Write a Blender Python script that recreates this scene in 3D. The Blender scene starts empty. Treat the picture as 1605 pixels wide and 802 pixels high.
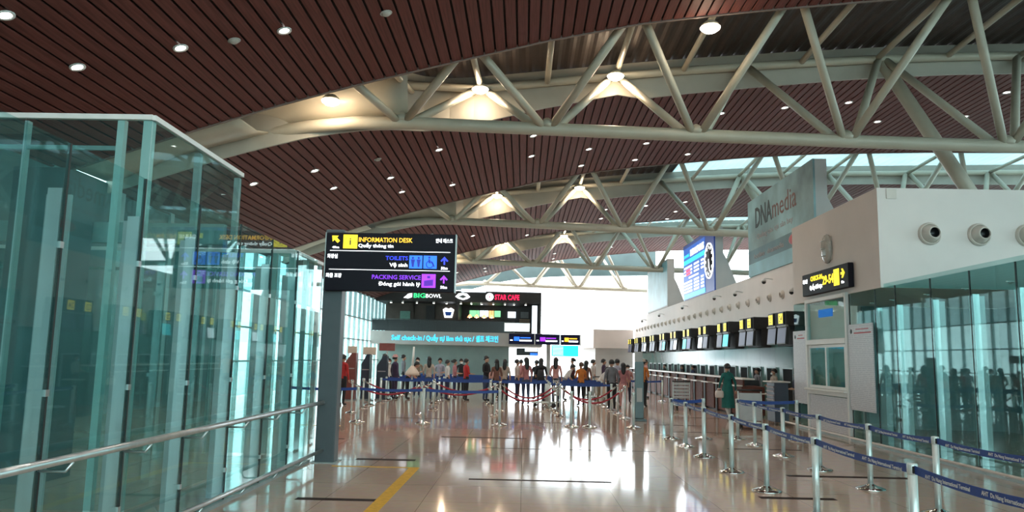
import bpy, bmesh, math, random
from mathutils import Vector, Matrix, Euler
random.seed(7)
R = math.radians
scene = bpy.context.scene
col = scene.collection

# ------------------------------------------------------------------ camera
cam_data = bpy.data.cameras.new('camera')
cam_data.sensor_width = 36.0
cam_data.lens = 36.0 * 1200 / 1605
cam_data.clip_end = 600
camera = bpy.data.objects.new('camera', cam_data)
col.objects.link(camera)
camera.location = (0, 0, 1.75)
camera.rotation_euler = (R(97.5775), R(-1.1536), R(0.8520))
scene.camera = camera

# ------------------------------------------------------------------ world (bright overcast sky) and exposure
world = bpy.data.worlds.new('overcast_sky')
scene.world = world
world.use_nodes = True
wn = world.node_tree
wn.nodes.clear()
w_out = wn.nodes.new('ShaderNodeOutputWorld')
w_bg = wn.nodes.new('ShaderNodeBackground')
w_noise = wn.nodes.new('ShaderNodeTexNoise')
w_ramp = wn.nodes.new('ShaderNodeValToRGB')
w_coord = wn.nodes.new('ShaderNodeTexCoord')
w_noise.inputs['Scale'].default_value = 2.0
w_ramp.color_ramp.elements[0].color = (0.88, 0.95, 1.0, 1)
w_ramp.color_ramp.elements[1].color = (1.0, 1.0, 1.0, 1)
wn.links.new(w_coord.outputs['Generated'], w_noise.inputs['Vector'])
wn.links.new(w_noise.outputs['Fac'], w_ramp.inputs['Fac'])
wn.links.new(w_ramp.outputs['Color'], w_bg.inputs['Color'])
w_bg.inputs['Strength'].default_value = 4.2
wn.links.new(w_bg.outputs['Background'], w_out.inputs['Surface'])
scene.view_settings.view_transform = 'Standard'
scene.view_settings.look = 'None'
scene.view_settings.gamma = 1.0
scene.view_settings.use_curve_mapping = False
scene.view_settings.exposure = 0.72
scene.cycles.transparent_max_bounces = 24
scene.cycles.max_bounces = 8
scene.cycles.caustics_reflective = False
scene.cycles.caustics_refractive = False

# ------------------------------------------------------------------ materials
MATS = {}
def base_mat(name):
    m = bpy.data.materials.new(name)
    m.use_nodes = True
    nt = m.node_tree
    b = nt.nodes['Principled BSDF']
    MATS[name] = m
    return m, nt, b
def mat(name, c, rough=0.5, metal=0.0, nscale=6.0, namt=0.12, bump=0.0, spec=0.5, emit=0.0, stretch=None):
    """procedural: colour wobbled by a noise texture, optional bump"""
    m, nt, b = base_mat(name)
    tc = nt.nodes.new('ShaderNodeTexCoord')
    no = nt.nodes.new('ShaderNodeTexNoise')
    no.inputs['Scale'].default_value = nscale
    no.inputs['Detail'].default_value = 4
    if stretch:
        mp = nt.nodes.new('ShaderNodeMapping')
        mp.inputs['Scale'].default_value = stretch
        nt.links.new(tc.outputs['Object'], mp.inputs['Vector'])
        nt.links.new(mp.outputs['Vector'], no.inputs['Vector'])
    else:
        nt.links.new(tc.outputs['Object'], no.inputs['Vector'])
    rp = nt.nodes.new('ShaderNodeValToRGB')
    rp.color_ramp.elements[0].position = 0.3
    rp.color_ramp.elements[1].position = 0.7
    lo = [max(0, x * (1 - namt)) for x in c]
    hi = [min(1, x * (1 + namt)) for x in c]
    rp.color_ramp.elements[0].color = (*lo, 1)
    rp.color_ramp.elements[1].color = (*hi, 1)
    nt.links.new(no.outputs['Fac'], rp.inputs['Fac'])
    nt.links.new(rp.outputs['Color'], b.inputs['Base Color'])
    b.inputs['Roughness'].default_value = rough
    b.inputs['Metallic'].default_value = metal
    b.inputs['Specular IOR Level'].default_value = spec
    if bump:
        bp = nt.nodes.new('ShaderNodeBump')
        bp.inputs['Strength'].default_value = bump
        bp.inputs['Distance'].default_value = 0.02
        nt.links.new(no.outputs['Fac'], bp.inputs['Height'])
        nt.links.new(bp.outputs['Normal'], b.inputs['Normal'])
    if emit:
        b.inputs['Emission Strength'].default_value = emit
        nt.links.new(rp.outputs['Color'], b.inputs['Emission Color'])
    return m
def glow(name, c, s):
    m, nt, b = base_mat(name)
    b.inputs['Base Color'].default_value = (*[x * .6 for x in c], 1)
    b.inputs['Emission Color'].default_value = (*c, 1)
    b.inputs['Emission Strength'].default_value = s
    b.inputs['Roughness'].default_value = 0.4
    return m
def glass_mat(name, tint, refl=0.06, haze=0.05, haze_c=(.3, .5, .5), rough=0.02, ior=1.5):
    m = bpy.data.materials.new(name)
    m.use_nodes = True
    nt = m.node_tree
    nt.nodes.clear()
    out = nt.nodes.new('ShaderNodeOutputMaterial')
    tr = nt.nodes.new('ShaderNodeBsdfTransparent')
    tr.inputs['Color'].default_value = (*tint, 1)
    df = nt.nodes.new('ShaderNodeBsdfDiffuse')
    df.inputs['Color'].default_value = (*haze_c, 1)
    m1 = nt.nodes.new('ShaderNodeMixShader')
    # teal brightness put into the glass colour: a noise-varied thin haze
    tc = nt.nodes.new('ShaderNodeTexCoord')
    no = nt.nodes.new('ShaderNodeTexNoise')
    no.inputs['Scale'].default_value = 1.3
    mr = nt.nodes.new('ShaderNodeMapRange')
    mr.inputs['To Min'].default_value = haze * .6
    mr.inputs['To Max'].default_value = haze * 1.4
    nt.links.new(tc.outputs['Object'], no.inputs['Vector'])
    nt.links.new(no.outputs['Fac'], mr.inputs['Value'])
    nt.links.new(mr.outputs['Result'], m1.inputs['Fac'])
    nt.links.new(tr.outputs[0], m1.inputs[1])
    nt.links.new(df.outputs[0], m1.inputs[2])
    gl = nt.nodes.new('ShaderNodeBsdfGlossy')
    gl.inputs['Roughness'].default_value = rough
    gl.inputs['Color'].default_value = (.8, .97, .95, 1)
    fr = nt.nodes.new('ShaderNodeFresnel')
    fr.inputs['IOR'].default_value = ior
    ad = nt.nodes.new('ShaderNodeMath')
    ad.operation = 'ADD'
    ad.use_clamp = True
    ad.inputs[1].default_value = refl
    nt.links.new(fr.outputs[0], ad.inputs[0])
    # the mirror term acts on the outer face only (the exit face just lets light through)
    ge = nt.nodes.new('ShaderNodeNewGeometry')
    nb = nt.nodes.new('ShaderNodeMath'); nb.operation = 'SUBTRACT'; nb.inputs[0].default_value = 1.0
    nt.links.new(ge.outputs['Backfacing'], nb.inputs[1])
    ml = nt.nodes.new('ShaderNodeMath'); ml.operation = 'MULTIPLY'
    nt.links.new(ad.outputs[0], ml.inputs[0]); nt.links.new(nb.outputs[0], ml.inputs[1])
    ad = ml
    m2 = nt.nodes.new('ShaderNodeMixShader')
    nt.links.new(ad.outputs[0], m2.inputs['Fac'])
    nt.links.new(m1.outputs[0], m2.inputs[1])
    nt.links.new(gl.outputs[0], m2.inputs[2])
    nt.links.new(m2.outputs[0], out.inputs['Surface'])
    MATS[name] = m
    return m

def floor_mat():
    m, nt, b = base_mat('polished_tile')
    tc = nt.nodes.new('ShaderNodeTexCoord')
    br = nt.nodes.new('ShaderNodeTexBrick')
    br.offset = 0.0
    br.inputs['Color1'].default_value = (.66, .50, .405, 1)
    br.inputs['Color2'].default_value = (.63, .475, .385, 1)
    br.inputs['Mortar'].default_value = (.30, .22, .17, 1)
    br.inputs['Scale'].default_value = 1.0
    br.inputs['Mortar Size'].default_value = 0.004
    br.inputs['Brick Width'].default_value = 1.2
    br.inputs['Row Height'].default_value = 1.2
    nt.links.new(tc.outputs['Object'], br.inputs['Vector'])
    no = nt.nodes.new('ShaderNodeTexNoise')
    no.inputs['Scale'].default_value = 9
    no.inputs['Detail'].default_value = 6
    nt.links.new(tc.outputs['Object'], no.inputs['Vector'])
    mx = nt.nodes.new('ShaderNodeMix')
    mx.data_type = 'RGBA'
    mx.blend_type = 'MULTIPLY'
    mx.inputs['Factor'].default_value = 0.25
    nt.links.new(br.outputs['Color'], mx.inputs['A'])
    nt.links.new(no.outputs['Color'], mx.inputs['B'])
    nt.links.new(mx.outputs['Result'], b.inputs['Base Color'])
    no2 = nt.nodes.new('ShaderNodeTexNoise')
    no2.inputs['Scale'].default_value = 0.7
    nt.links.new(tc.outputs['Object'], no2.inputs['Vector'])
    mr = nt.nodes.new('ShaderNodeMapRange')
    mr.inputs['To Min'].default_value = 0.06
    mr.inputs['To Max'].default_value = 0.09
    nt.links.new(no2.outputs['Fac'], mr.inputs['Value'])
    nt.links.new(mr.outputs['Result'], b.inputs['Roughness'])
    bp = nt.nodes.new('ShaderNodeBump')
    bp.inputs['Strength'].default_value = 0.01
    bp.inputs['Distance'].default_value = 0.01
    nt.links.new(no2.outputs['Fac'], bp.inputs['Height'])
    nt.links.new(bp.outputs['Normal'], b.inputs['Normal'])
    b.inputs['Specular IOR Level'].default_value = 0.28
    return m
def print_mat(name, paper, ink, lines=26.0):
    """a printed notice: rows of broken dark lines on paper (flat print)"""
    m, nt, b = base_mat(name)
    tc = nt.nodes.new('ShaderNodeTexCoord')
    sp = nt.nodes.new('ShaderNodeSeparateXYZ')
    nt.links.new(tc.outputs['Object'], sp.inputs[0])
    mu = nt.nodes.new('ShaderNodeMath'); mu.operation = 'MULTIPLY'; mu.inputs[1].default_value = lines
    nt.links.new(sp.outputs['Z'], mu.inputs[0])
    fr = nt.nodes.new('ShaderNodeMath'); fr.operation = 'FRACT'
    nt.links.new(mu.outputs[0], fr.inputs[0])
    gt = nt.nodes.new('ShaderNodeMath'); gt.operation = 'GREATER_THAN'; gt.inputs[1].default_value = 0.62
    nt.links.new(fr.outputs[0], gt.inputs[0])
    mp = nt.nodes.new('ShaderNodeMapping'); mp.inputs['Scale'].default_value = (14, 14, lines * .97)
    nt.links.new(tc.outputs['Object'], mp.inputs['Vector'])
    no = nt.nodes.new('ShaderNodeTexNoise'); no.inputs['Scale'].default_value = 1.0
    nt.links.new(mp.outputs[0], no.inputs['Vector'])
    g2 = nt.nodes.new('ShaderNodeMath'); g2.operation = 'GREATER_THAN'; g2.inputs[1].default_value = 0.42
    nt.links.new(no.outputs['Fac'], g2.inputs[0])
    an = nt.nodes.new('ShaderNodeMath'); an.operation = 'MULTIPLY'
    nt.links.new(gt.outputs[0], an.inputs[0]); nt.links.new(g2.outputs[0], an.inputs[1])
    mx = nt.nodes.new('ShaderNodeMix'); mx.data_type = 'RGBA'
    mx.inputs['A'].default_value = (*paper, 1); mx.inputs['B'].default_value = (*ink, 1)
    nt.links.new(an.outputs[0], mx.inputs['Factor'])
    nt.links.new(mx.outputs['Result'], b.inputs['Base Color'])
    b.inputs['Roughness'].default_value = 0.35
    return m
def roof_sheet_mat():
    """frosted translucent roof sheet that lets sky light through"""
    m = bpy.data.materials.new('translucent_roof_sheet')
    m.use_nodes = True
    nt = m.node_tree
    nt.nodes.clear()
    out = nt.nodes.new('ShaderNodeOutputMaterial')
    tl = nt.nodes.new('ShaderNodeBsdfTranslucent')
    df = nt.nodes.new('ShaderNodeBsdfDiffuse')
    wv = nt.nodes.new('ShaderNodeTexNoise')
    tc = nt.nodes.new('ShaderNodeTexCoord')
    rp = nt.nodes.new('ShaderNodeValToRGB')
    wv.inputs['Scale'].default_value = .6
    rp.color_ramp.elements[0].color = (.42, .56, .60, 1)
    rp.color_ramp.elements[1].color = (.58, .72, .74, 1)
    nt.links.new(tc.outputs['Object'], wv.inputs['Vector'])
    nt.links.new(wv.outputs['Fac'], rp.inputs['Fac'])
    nt.links.new(rp.outputs['Color'], tl.inputs['Color'])
    df.inputs['Color'].default_value = (.42, .52, .54, 1)
    mx = nt.nodes.new('ShaderNodeMixShader')
    mx.inputs['Fac'].default_value = 0.35
    nt.links.new(tl.outputs[0], mx.inputs[1])
    nt.links.new(df.outputs[0], mx.inputs[2])
    nt.links.new(mx.outputs[0], out.inputs['Surface'])
    MATS['roof_sheet'] = m
    return m

floor_mat(); roof_sheet_mat()
mat('brown_plank', (.135, .042, .035), .65, nscale=3, namt=.25, spec=.2, stretch=(6, .3, 6))
mat('dark_void', (.012, .008, .008), .9)
mat('white_steel', (.45, .415, .33), .38, nscale=2, namt=.05)
mat('fascia_white', (.38, .355, .30), .5, nscale=1.5, namt=.06)
mat('deck_metal', (.055, .042, .038), .55, metal=.3, nscale=4)
mat('edge_trim', (.20, .14, .12), .5)
mat('white_wall', (.72, .655, .62), .6, nscale=1.2, namt=.035)
mat('wall_grey', (.42, .41, .40), .6, nscale=1.5, namt=.05)
mat('slab_grey', (.40, .36, .34), .6, nscale=1.5, namt=.05)
mat('green_panel', (.085, .175, .155), .16, nscale=.8, namt=.12, spec=.12)
mat('flap_black', (.01, .012, .013), .8, spec=.15)
mat('backwall_green', (.23, .28, .26), .3, nscale=.8, namt=.1)
mat('brushed_steel', (.56, .60, .60), .28, metal=.85, nscale=8, namt=.1, stretch=(1, 1, .1))
mat('fin_steel', (.36, .42, .42), .42, metal=.35, nscale=5, namt=.1, stretch=(1, 1, .1))
mat('chrome', (.72, .70, .68), .12, metal=1.0, namt=.05)
mat('pole_steel', (.60, .66, .64), .34, metal=.35, namt=.06)
mat('joint_black', (.015, .02, .02), .5)
mat('post_grey', (.075, .092, .102), .45, nscale=3, namt=.08)
mat('sign_black', (.008, .007, .013), .5, namt=.1, spec=.15)
mat('sign_navy', (.010, .010, .04), .5, namt=.1, spec=.15)
mat('belt_blue', (.012, .05, .24), .55, nscale=20, namt=.12)
mat('rope_red', (.30, .008, .025), .6, nscale=60, namt=.3, bump=.3)
mat('paint_white', (.72, .72, .70), .4, namt=.03)
mat('plastic_black', (.012, .012, .013), .4)
mat('plastic_grey', (.20, .205, .21), .45)
mat('strip_dark', (.035, .022, .02), .6, nscale=10, namt=.2, spec=.05)
mat('line_yellow', (.66, .36, .02), .5, nscale=14, namt=.15, spec=.15)
mat('counter_brown', (.12, .042, .03), .55, spec=.08, nscale=4, namt=.2, stretch=(1, 1, 6))
mat('counter_dark', (.04, .04, .042), .5, namt=.15, spec=.12)
mat('counter_top', (.62, .55, .5), .3, namt=.05)
mat('nozzle_cream', (.62, .56, .5), .4, namt=.04)
mat('lamp_glass', (.42, .40, .36), .25, namt=.15)
mat('poster_teal', (.20, .34, .36), .45, nscale=.5, namt=.55)
mat('poster_band', (.07, .17, .20), .45, nscale=1, namt=.2)
mat('poster_cyan', (.20, .42, .48), .45, nscale=.8, namt=.2)
mat('ink_dark', (.03, .05, .055), .5)
mat('ink_brown', (.16, .07, .06), .5)
mat('ink_grey', (.33, .28, .28), .5)
mat('print_red', (.45, .05, .06), .5)
mat('shop_dark', (.022, .017, .017), .5, namt=.2)
mat('shop_brown', (.075, .05, .038), .6, nscale=2, namt=.2)
mat('shop_wood', (.42, .28, .16), .5, nscale=3, namt=.2, stretch=(1, 1, 8))
mat('shop_green', (.12, .25, .20), .5)
mat('rail_dark', (.018, .018, .02), .3)
mat('kiosk_maroon', (.20, .055, .045), .4, namt=.1)
mat('kiosk_navy', (.03, .035, .055), .35, namt=.1)
mat('kiosk_cream', (.66, .52, .42), .5, namt=.06)
mat('totem_teal', (.085, .135, .145), .35, namt=.08)
mat('trolley_grey', (.42, .40, .40), .4, metal=.2, namt=.06)
mat('rubber', (.02, .02, .02), .8)
mat('ground_concrete', (.5, .5, .48), .85, nscale=.3, namt=.1)
mat('bag_black', (.018, .017, .022), .7, namt=.2)
mat('bag_pink', (.62, .36, .32), .6, namt=.1)
mat('bag_white', (.68, .60, .56), .5, namt=.06)
mat('side_wall_teal', (.05, .09, .092), .5, nscale=1, namt=.15)
mat('room_wall', (.22, .30, .31), .6, namt=.1)
mat('logo_green', (.03, .35, .06), .5, emit=.6)
print_mat('notice_paper', (.60, .60, .63), (.44, .44, .49), 24)
glass_mat('teal_glass', (.80, .93, .925), refl=.0, haze=.035, haze_c=(.10, .38, .40))
glass_mat('teal_glass_deep', (.80, .92, .915), refl=.0, haze=.03, haze_c=(.10, .38, .40))
glass_mat('right_glass', (.78, .94, .935), refl=.02, haze=.035, haze_c=(.10, .38, .40), ior=1.34)
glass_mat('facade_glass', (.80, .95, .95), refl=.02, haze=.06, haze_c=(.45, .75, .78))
glass_mat('facade_glass_shaded', (.6, .74, .75), refl=.02, haze=.20, haze_c=(.16, .36, .38))  # darker tint and haze stand in for overhang shade on the upper panes
glass_mat('clear_glass', (.96, .99, 1), refl=.0, haze=.01, haze_c=(.9, .95, .95), ior=1.2)
glow('lamp_white', (1, .93, .86), 14)
glow('lamp_warm', (1, .86, .68), 22)
glow('led_white', (.92, .96, 1), 1.6)
glow('led_yellow', (1, .76, .02), .95)
glow('led_amber', (1, .50, .03), 1.1)
glow('led_blue', (.03, .05, .95), .9)
glow('led_sky', (.02, .16, 1), .9)
glow('led_purple', (.24, .03, .95), .75)
glow('led_violet', (.34, .03, .95), .9)
glow('led_cyan', (.04, .62, 1), 1.1)
glow('led_red', (1, .01, .08), 1.1)
glow('led_green', (.05, .8, .25), 1.0)
glow('screen_blue', (.008, .09, .40), .75)
glow('screen_navy', (.006, .03, .16), .6)
glow('screen_cyan', (.02, .62, .72), .9)
glow('screen_dim', (.05, .06, .10), .5)
glow('screen_white', (.8, .92, 1), 1.1)
glow('menu_green', (.25, .75, .35), .9)
glow('menu_orange', (1, .55, .2), .9)
glow('pendant_orange', (1, .42, .18), 1.6)
glow('icon_dark_blue', (.01, .02, .35), .6)
glow('icon_dark_violet', (.10, .0, .45), .5)

# ------------------------------------------------------------------ mesh helpers
class MB:
    """collects shapes; build() links them as ONE mesh object"""
    def __init__(s):
        s.v, s.f, s.m, s.sm = [], [], [], []
        s.cur = 0
    def _add(s, vs, fs, smooth=False):
        o = len(s.v)
        s.v += [tuple(p) for p in vs]
        for f in fs:
            s.f.append(tuple(i + o for i in f)); s.m.append(s.cur); s.sm.append(smooth)
        return s
    def box(s, x0, x1, y0, y1, z0, z1):
        return s._add([(x0, y0, z0), (x1, y0, z0), (x1, y1, z0), (x0, y1, z0), (x0, y0, z1), (x1, y0, z1), (x1, y1, z1), (x0, y1, z1)],
                      [(0, 3, 2, 1), (4, 5, 6, 7), (0, 1, 5, 4), (1, 2, 6, 5), (2, 3, 7, 6), (3, 0, 4, 7)])
    def cbox(s, x0, x1, y0, y1, z0, z1, b=.01):
        """box with chamfered vertical and top edges"""
        b = min(b, (x1 - x0) * .45, (y1 - y0) * .45, (z1 - z0) * .45)
        def ring(i, z): return [(x0 + i, y0 + b, z), (x0 + b, y0 + i, z), (x1 - b, y0 + i, z), (x1 - i, y0 + b, z),
                                (x1 - i, y1 - b, z), (x1 - b, y1 - i, z), (x0 + b, y1 - i, z), (x0 + i, y1 - b, z)]
        def ring2(z): 
            return [(x0 + b, y0 + b, z), (x0 + b, y0 + b, z), (x1 - b, y0 + b, z), (x1 - b, y0 + b, z),
                    (x1 - b, y1 - b, z), (x1 - b, y1 - b, z), (x0 + b, y1 - b, z), (x0 + b, y1 - b, z)]
        rings = [ring2(z0), ring(0, z0 + b), ring(0, z1 - b), ring2(z1)]
        return s.loft(rings, True, True, False)
    def loft(s, rings, cap0=True, cap1=True, smooth=True):
        n = len(rings[0]); vs = [p for r in rings for p in r]; fs = []
        for k in range(len(rings) - 1):
            for i in range(n):
                j = (i + 1) % n
                fs.append((k * n + i, k * n + j, (k + 1) * n + j, (k + 1) * n + i))
        if cap0: fs.append(tuple(range(n - 1, -1, -1)))
        if cap1: fs.append(tuple((len(rings) - 1) * n + i for i in range(n)))
        return s._add(vs, fs, smooth)
    def tube(s, pts, r, n=8, cap=True):
        pts = [Vector(p) for p in pts]
        rs = r if isinstance(r, (list, tuple)) else [r] * len(pts)
        rings = []
        t0 = (pts[1] - pts[0]).normalized()
        up = Vector((0, 0, 1)) if abs(t0.z) < .9 else Vector((1, 0, 0))
        a = t0.cross(up).normalized()
        for i, p in enumerate(pts):
            if i == 0: t = pts[1] - pts[0]
            elif i == len(pts) - 1: t = pts[-1] - pts[-2]
            else: t = (pts[i + 1] - pts[i]).normalized() + (pts[i] - pts[i - 1]).normalized()
            t.normalize()
            a = (a - t * a.dot(t)).normalized()
            b = t.cross(a)
            rings.append([p + (a * math.cos(2 * math.pi * k / n) + b * math.sin(2 * math.pi * k / n)) * rs[i] for k in range(n)])
        return s.loft(rings, cap, cap, True)
    def lathe(s, prof, c=(0, 0, 0), n=16, axis='z', cap=True):
        rings = []
        for (r, h) in prof:
            ring = []
            for k in range(n):
                a = 2 * math.pi * k / n
                u, w = r * math.cos(a), r * math.sin(a)
                p = {'z': (u, w, h), 'y': (u, h, w), 'x': (h, u, w)}[axis]
                ring.append((c[0] + p[0], c[1] + p[1], c[2] + p[2]))
            rings.append(ring)
        return s.loft(rings, cap, cap, True)
    def ball(s, c, rx, ry=None, rz=None, n=10, m=6):
        ry = ry or rx; rz = rz or rx
        rings = []
        for i in range(m + 1):
            t = math.pi * i / m
            rr = max(math.sin(t), .02)
            rings.append([(c[0] + rx * rr * math.cos(2 * math.pi * k / n), c[1] + ry * rr * math.sin(2 * math.pi * k / n), c[2] - rz * math.cos(t)) for k in range(n)])
        return s.loft(rings)
    def prism(s, poly, axis, a, b):
        """2D outline extruded along an axis; poly in the two other axes in xyz order"""
        def P(u, w, h): return {'x': (h, u, w), 'y': (u, h, w), 'z': (u, w, h)}[axis]
        return s.loft([[P(u, w, a) for u, w in poly], [P(u, w, b) for u, w in poly]], True, True, False)
    def quad(s, a, b, c, d): return s._add([a, b, c, d], [(0, 1, 2, 3)])
    def xf(s, M):
        s.v = [tuple(M @ Vector(p)) for p in s.v]; return s
    def mesh(s, name, mats):
        me = bpy.data.meshes.new(name)
        me.from_pydata(s.v, [], s.f)
        for m in (mats if isinstance(mats, (list, tuple)) else [mats]): me.materials.append(MATS[m])
        me.polygons.foreach_set('material_index', s.m)
        me.polygons.foreach_set('use_smooth', s.sm)
        bm = bmesh.new(); bm.from_mesh(me)
        bmesh.ops.recalc_face_normals(bm, faces=bm.faces)
        bm.to_mesh(me); bm.free()
        return me
    def build(s, name, mats, parent=None, origin=None):
        """origin: keep world coordinates but put the object's origin there"""
        if origin is not None:
            s.v = [(p[0] - origin[0], p[1] - origin[1], p[2] - origin[2]) for p in s.v]
        o = bpy.data.objects.new(name, s.mesh(name, mats))
        col.objects.link(o)
        if origin is not None: o.location = origin
        if parent is not None: o.parent = parent
        return o
def empty(name, loc=(0, 0, 0), rz=0.0):
    o = bpy.data.objects.new(name, None)
    o.empty_display_size = .1
    col.objects.link(o); o.location = loc; o.rotation_euler = (0, 0, rz)
    return o
def tag(o, label=None, cat=None, group=None, kind=None):
    if label: o['label'] = label
    if cat: o['category'] = cat
    if group: o['group'] = group
    if kind: o['kind'] = kind
    return o
def thing(name, label, cat, loc=(0, 0, 0), rz=0.0, group=None):
    return tag(empty(name, loc, rz), label, cat, group)
def link(mesh, name, parent=None, loc=(0, 0, 0), rot=(0, 0, 0)):
    o = bpy.data.objects.new(name, mesh); col.objects.link(o)
    o.location = loc; o.rotation_euler = rot
    if parent is not None: o.parent = parent
    return o
def copy_tree(o, parent=None):
    c = o.copy(); col.objects.link(c); c.parent = parent
    for ch in [x for x in col.objects if x.parent == o]: copy_tree(ch, c)
    return c
ORD = 'first second third fourth fifth sixth seventh eighth ninth tenth eleventh twelfth thirteenth fourteenth fifteenth sixteenth seventeenth eighteenth nineteenth twentieth'.split() + ['twenty-first', 'twenty-second', 'twenty-third', 'twenty-fourth', 'twenty-fifth', 'twenty-sixth', 'twenty-seventh', 'twenty-eighth', 'twenty-ninth', 'thirtieth']
# lettering: font curves turned into meshes; local x = reading direction, local y = up
TXT = {}
def text(s, size, loc, rot, m, parent, align='LEFT', ext=.004, bold=.0, name='lettering', maxw=None):
    key = (s, size, align, m, ext, bold)
    if key not in TXT:
        cu = bpy.data.curves.new('lettering', 'FONT')
        cu.body = s; cu.size = size; cu.align_x = align; cu.extrude = ext; cu.offset = bold; cu.resolution_u = 2
        t = bpy.data.objects.new('tmp', cu); col.objects.link(t)
        dg = bpy.context.evaluated_depsgraph_get()
        me = bpy.data.meshes.new_from_object(t.evaluated_get(dg))
        bpy.data.objects.remove(t); bpy.data.curves.remove(cu)
        me.materials.clear(); me.materials.append(MATS[m])
        TXT[key] = me
    me = TXT[key]
    o = link(me, name, parent, loc, rot)
    if maxw and len(me.vertices):
        xs = [v.co.x for v in me.vertices]; w = max(xs) - min(xs)
        if w > 0: o.scale = (maxw / w, 1, 1)
    return o
FACE_Y = (R(90), 0, 0)            # lettering read by someone looking along +Y
FACE_X = (R(90), 0, R(-90))       # lettering on a wall on the right (seen looking along +X)
def lerp_table(t, x):
    if x <= t[0][0]: return t[0][1] + (x - t[0][0]) * (t[1][1] - t[0][1]) / (t[1][0] - t[0][0])
    for (a, za), (b, zb) in zip(t, t[1:]):
        if x <= b: return za + (zb - za) * (x - a) / (b - a)
    return t[-1][1]

# ================================================================== THE SETTING
ZC = [(-16, 4.7), (-11.6, 6.1), (-8.67, 7.14), (-6.2, 7.95), (-4.3, 8.5), (-1.8, 9.15), (.5, 9.73), (2.9, 10.22), (5, 10.5), (7, 10.72), (10, 11.03), (13.2, 11.25), (18, 11.4), (34, 11.6)]
ZB = [(-11.2, 6.55), (-9.7, 7.30), (-7.2, 8.0), (-5.4, 8.27), (-3.6, 8.30), (.5, 8.18), (4.7, 8.06), (8.9, 7.96), (13.4, 7.88), (34, 7.5)]
ZF = [(-11.2, 6.9), (-9.0, 8.5), (-7.4, 9.3), (-5.45, 9.74), (-1.69, 10.17), (2.78, 10.66), (4.91, 10.88), (8.56, 11.17), (11.18, 11.35), (14.41, 11.5), (34, 12.0)]
zc = lambda x: lerp_table(ZC, x)
zb = lambda x: lerp_table(ZB, x)
zf = lambda x: max(lerp_table(ZF, x), zc(x) + .2)
XL, XR, Y0, Y1 = -11.6, 34.0, -14.0, 70.5

# floor with its dark inlaid strips and the yellow line
fl = MB().box(XL, XR, Y0, Y1, -.2, 0).build('floor', 'polished_tile')
tag(fl, kind='structure')
for (x0, x1, y, w) in [(-2.74, -1.76, 9.6, .15), (-2.8, -1.8, 13.28, .2), (-.76, 1.3, 11.4, .1), (4.18, 6.07, 12.46, .17), (3.13, 4.12, 10.42, .15),
                       (4.2, 5.7, 16.1, .12), (-1.78, .1, 17.2, .13), (-4.0, -3.72, 16.35, .13), (-.78, 2.6, 15.3, .05), (3.6, 5.0, 21.6, .1), (3.7, 5.2, 19.6, .1), (-3.8, -2.1, 22.1, .12), (-.3, 1.1, 21.5, .1), (4.6, 6.2, 24.6, .1)]:
    MB().box(x0, x1, y - w / 2, y + w / 2, 0, .002).build('inlay_strip', 'strip_dark', fl)
MB().box(-1.77, -1.61, 5.5, 12.35, 0, .003).build('yellow_line', 'line_yellow', fl)
MB().box(-3.0, -1.61, 12.36, 12.44, 0, .003).build('yellow_line', 'line_yellow', fl)
MB().box(-5.6, -4.5, 19.2, 19.3, 0, .003).build('yellow_line', 'line_yellow', fl)
tag(MB().box(-120, 140, -100, 180, -.3, -.21).build('ground', 'ground_concrete'), kind='structure')

YF = [(-11.6, 20.55), (-8.0, 20.75), (-6.5, 21.0), (-5, 21.5), (-4, 22.3), (-3, 23.3), (-2, 23.55), (34, 23.55)]
yfar = lambda x: lerp_table(YF, x) - 21
# ceilings: curved shells of brown planks, each plank its own piece
def arc_points(x0, x1, pitch):
    pts, x = [], x0
    while x < x1:
        s = (zc(x + .05) - zc(x - .05)) / .1
        pts.append((x, zc(x), math.atan(s)))
        x += pitch * math.cos(math.atan(s))
    return pts
PITCH = .285
for i, (ya, yb) in enumerate([(Y0, 18.5), (23.55, 34.2), (39.25, 49.9), (54.95, 65.6)]):
    c = empty('ceiling', (0, ya, 0)); tag(c, kind='structure')
    pm = MB()
    w = PITCH * .5 - .026
    pm.loft([[(-w, 0, .004), (-w + .006, 0, 0), (w - .006, 0, 0), (w, 0, .004), (w, 0, .035), (-w, 0, .035)],
             [(-w, yb - ya, .004), (-w + .006, yb - ya, 0), (w - .006, yb - ya, 0), (w, yb - ya, .004), (w, yb - ya, .035), (-w, yb - ya, .035)]], True, True, False)
    me = pm.mesh('plank', 'brown_plank')
    for (x, z, a) in arc_points(XL, XR, PITCH):
        pk = link(me, 'plank', c, (x, 0, z), (0, -a, 0))
        if i:
            d = yfar(x) - 2.55
            pk.location.y = d; pk.scale.y = (yb - ya - d) / (yb - ya)
    bk = MB()
    xs = [XL + k * (XR - XL) / 60 for k in range(61)]
    fe = lambda x: (yfar(x) - 2.55) if i else 0
    bk.loft([[(x, fe(x), zc(x) + .07), (x, yb - ya, zc(x) + .07), (x, yb - ya, zc(x) + .16), (x, fe(x), zc(x) + .16)] for x in xs], True, True, False)
    bk.build('backing', 'dark_void', c)
    for fy in (fe, lambda x: yb - ya):
        et = MB()
        et.loft([[(x, fy(x) - .03, zc(x) - .03), (x, fy(x) + .03, zc(x) - .03), (x, fy(x) + .03, zc(x) + .13), (x, fy(x) - .03, zc(x) + .13)] for x in xs], True, True, False)
        et.build('edge_trim', 'edge_trim', c)

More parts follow.
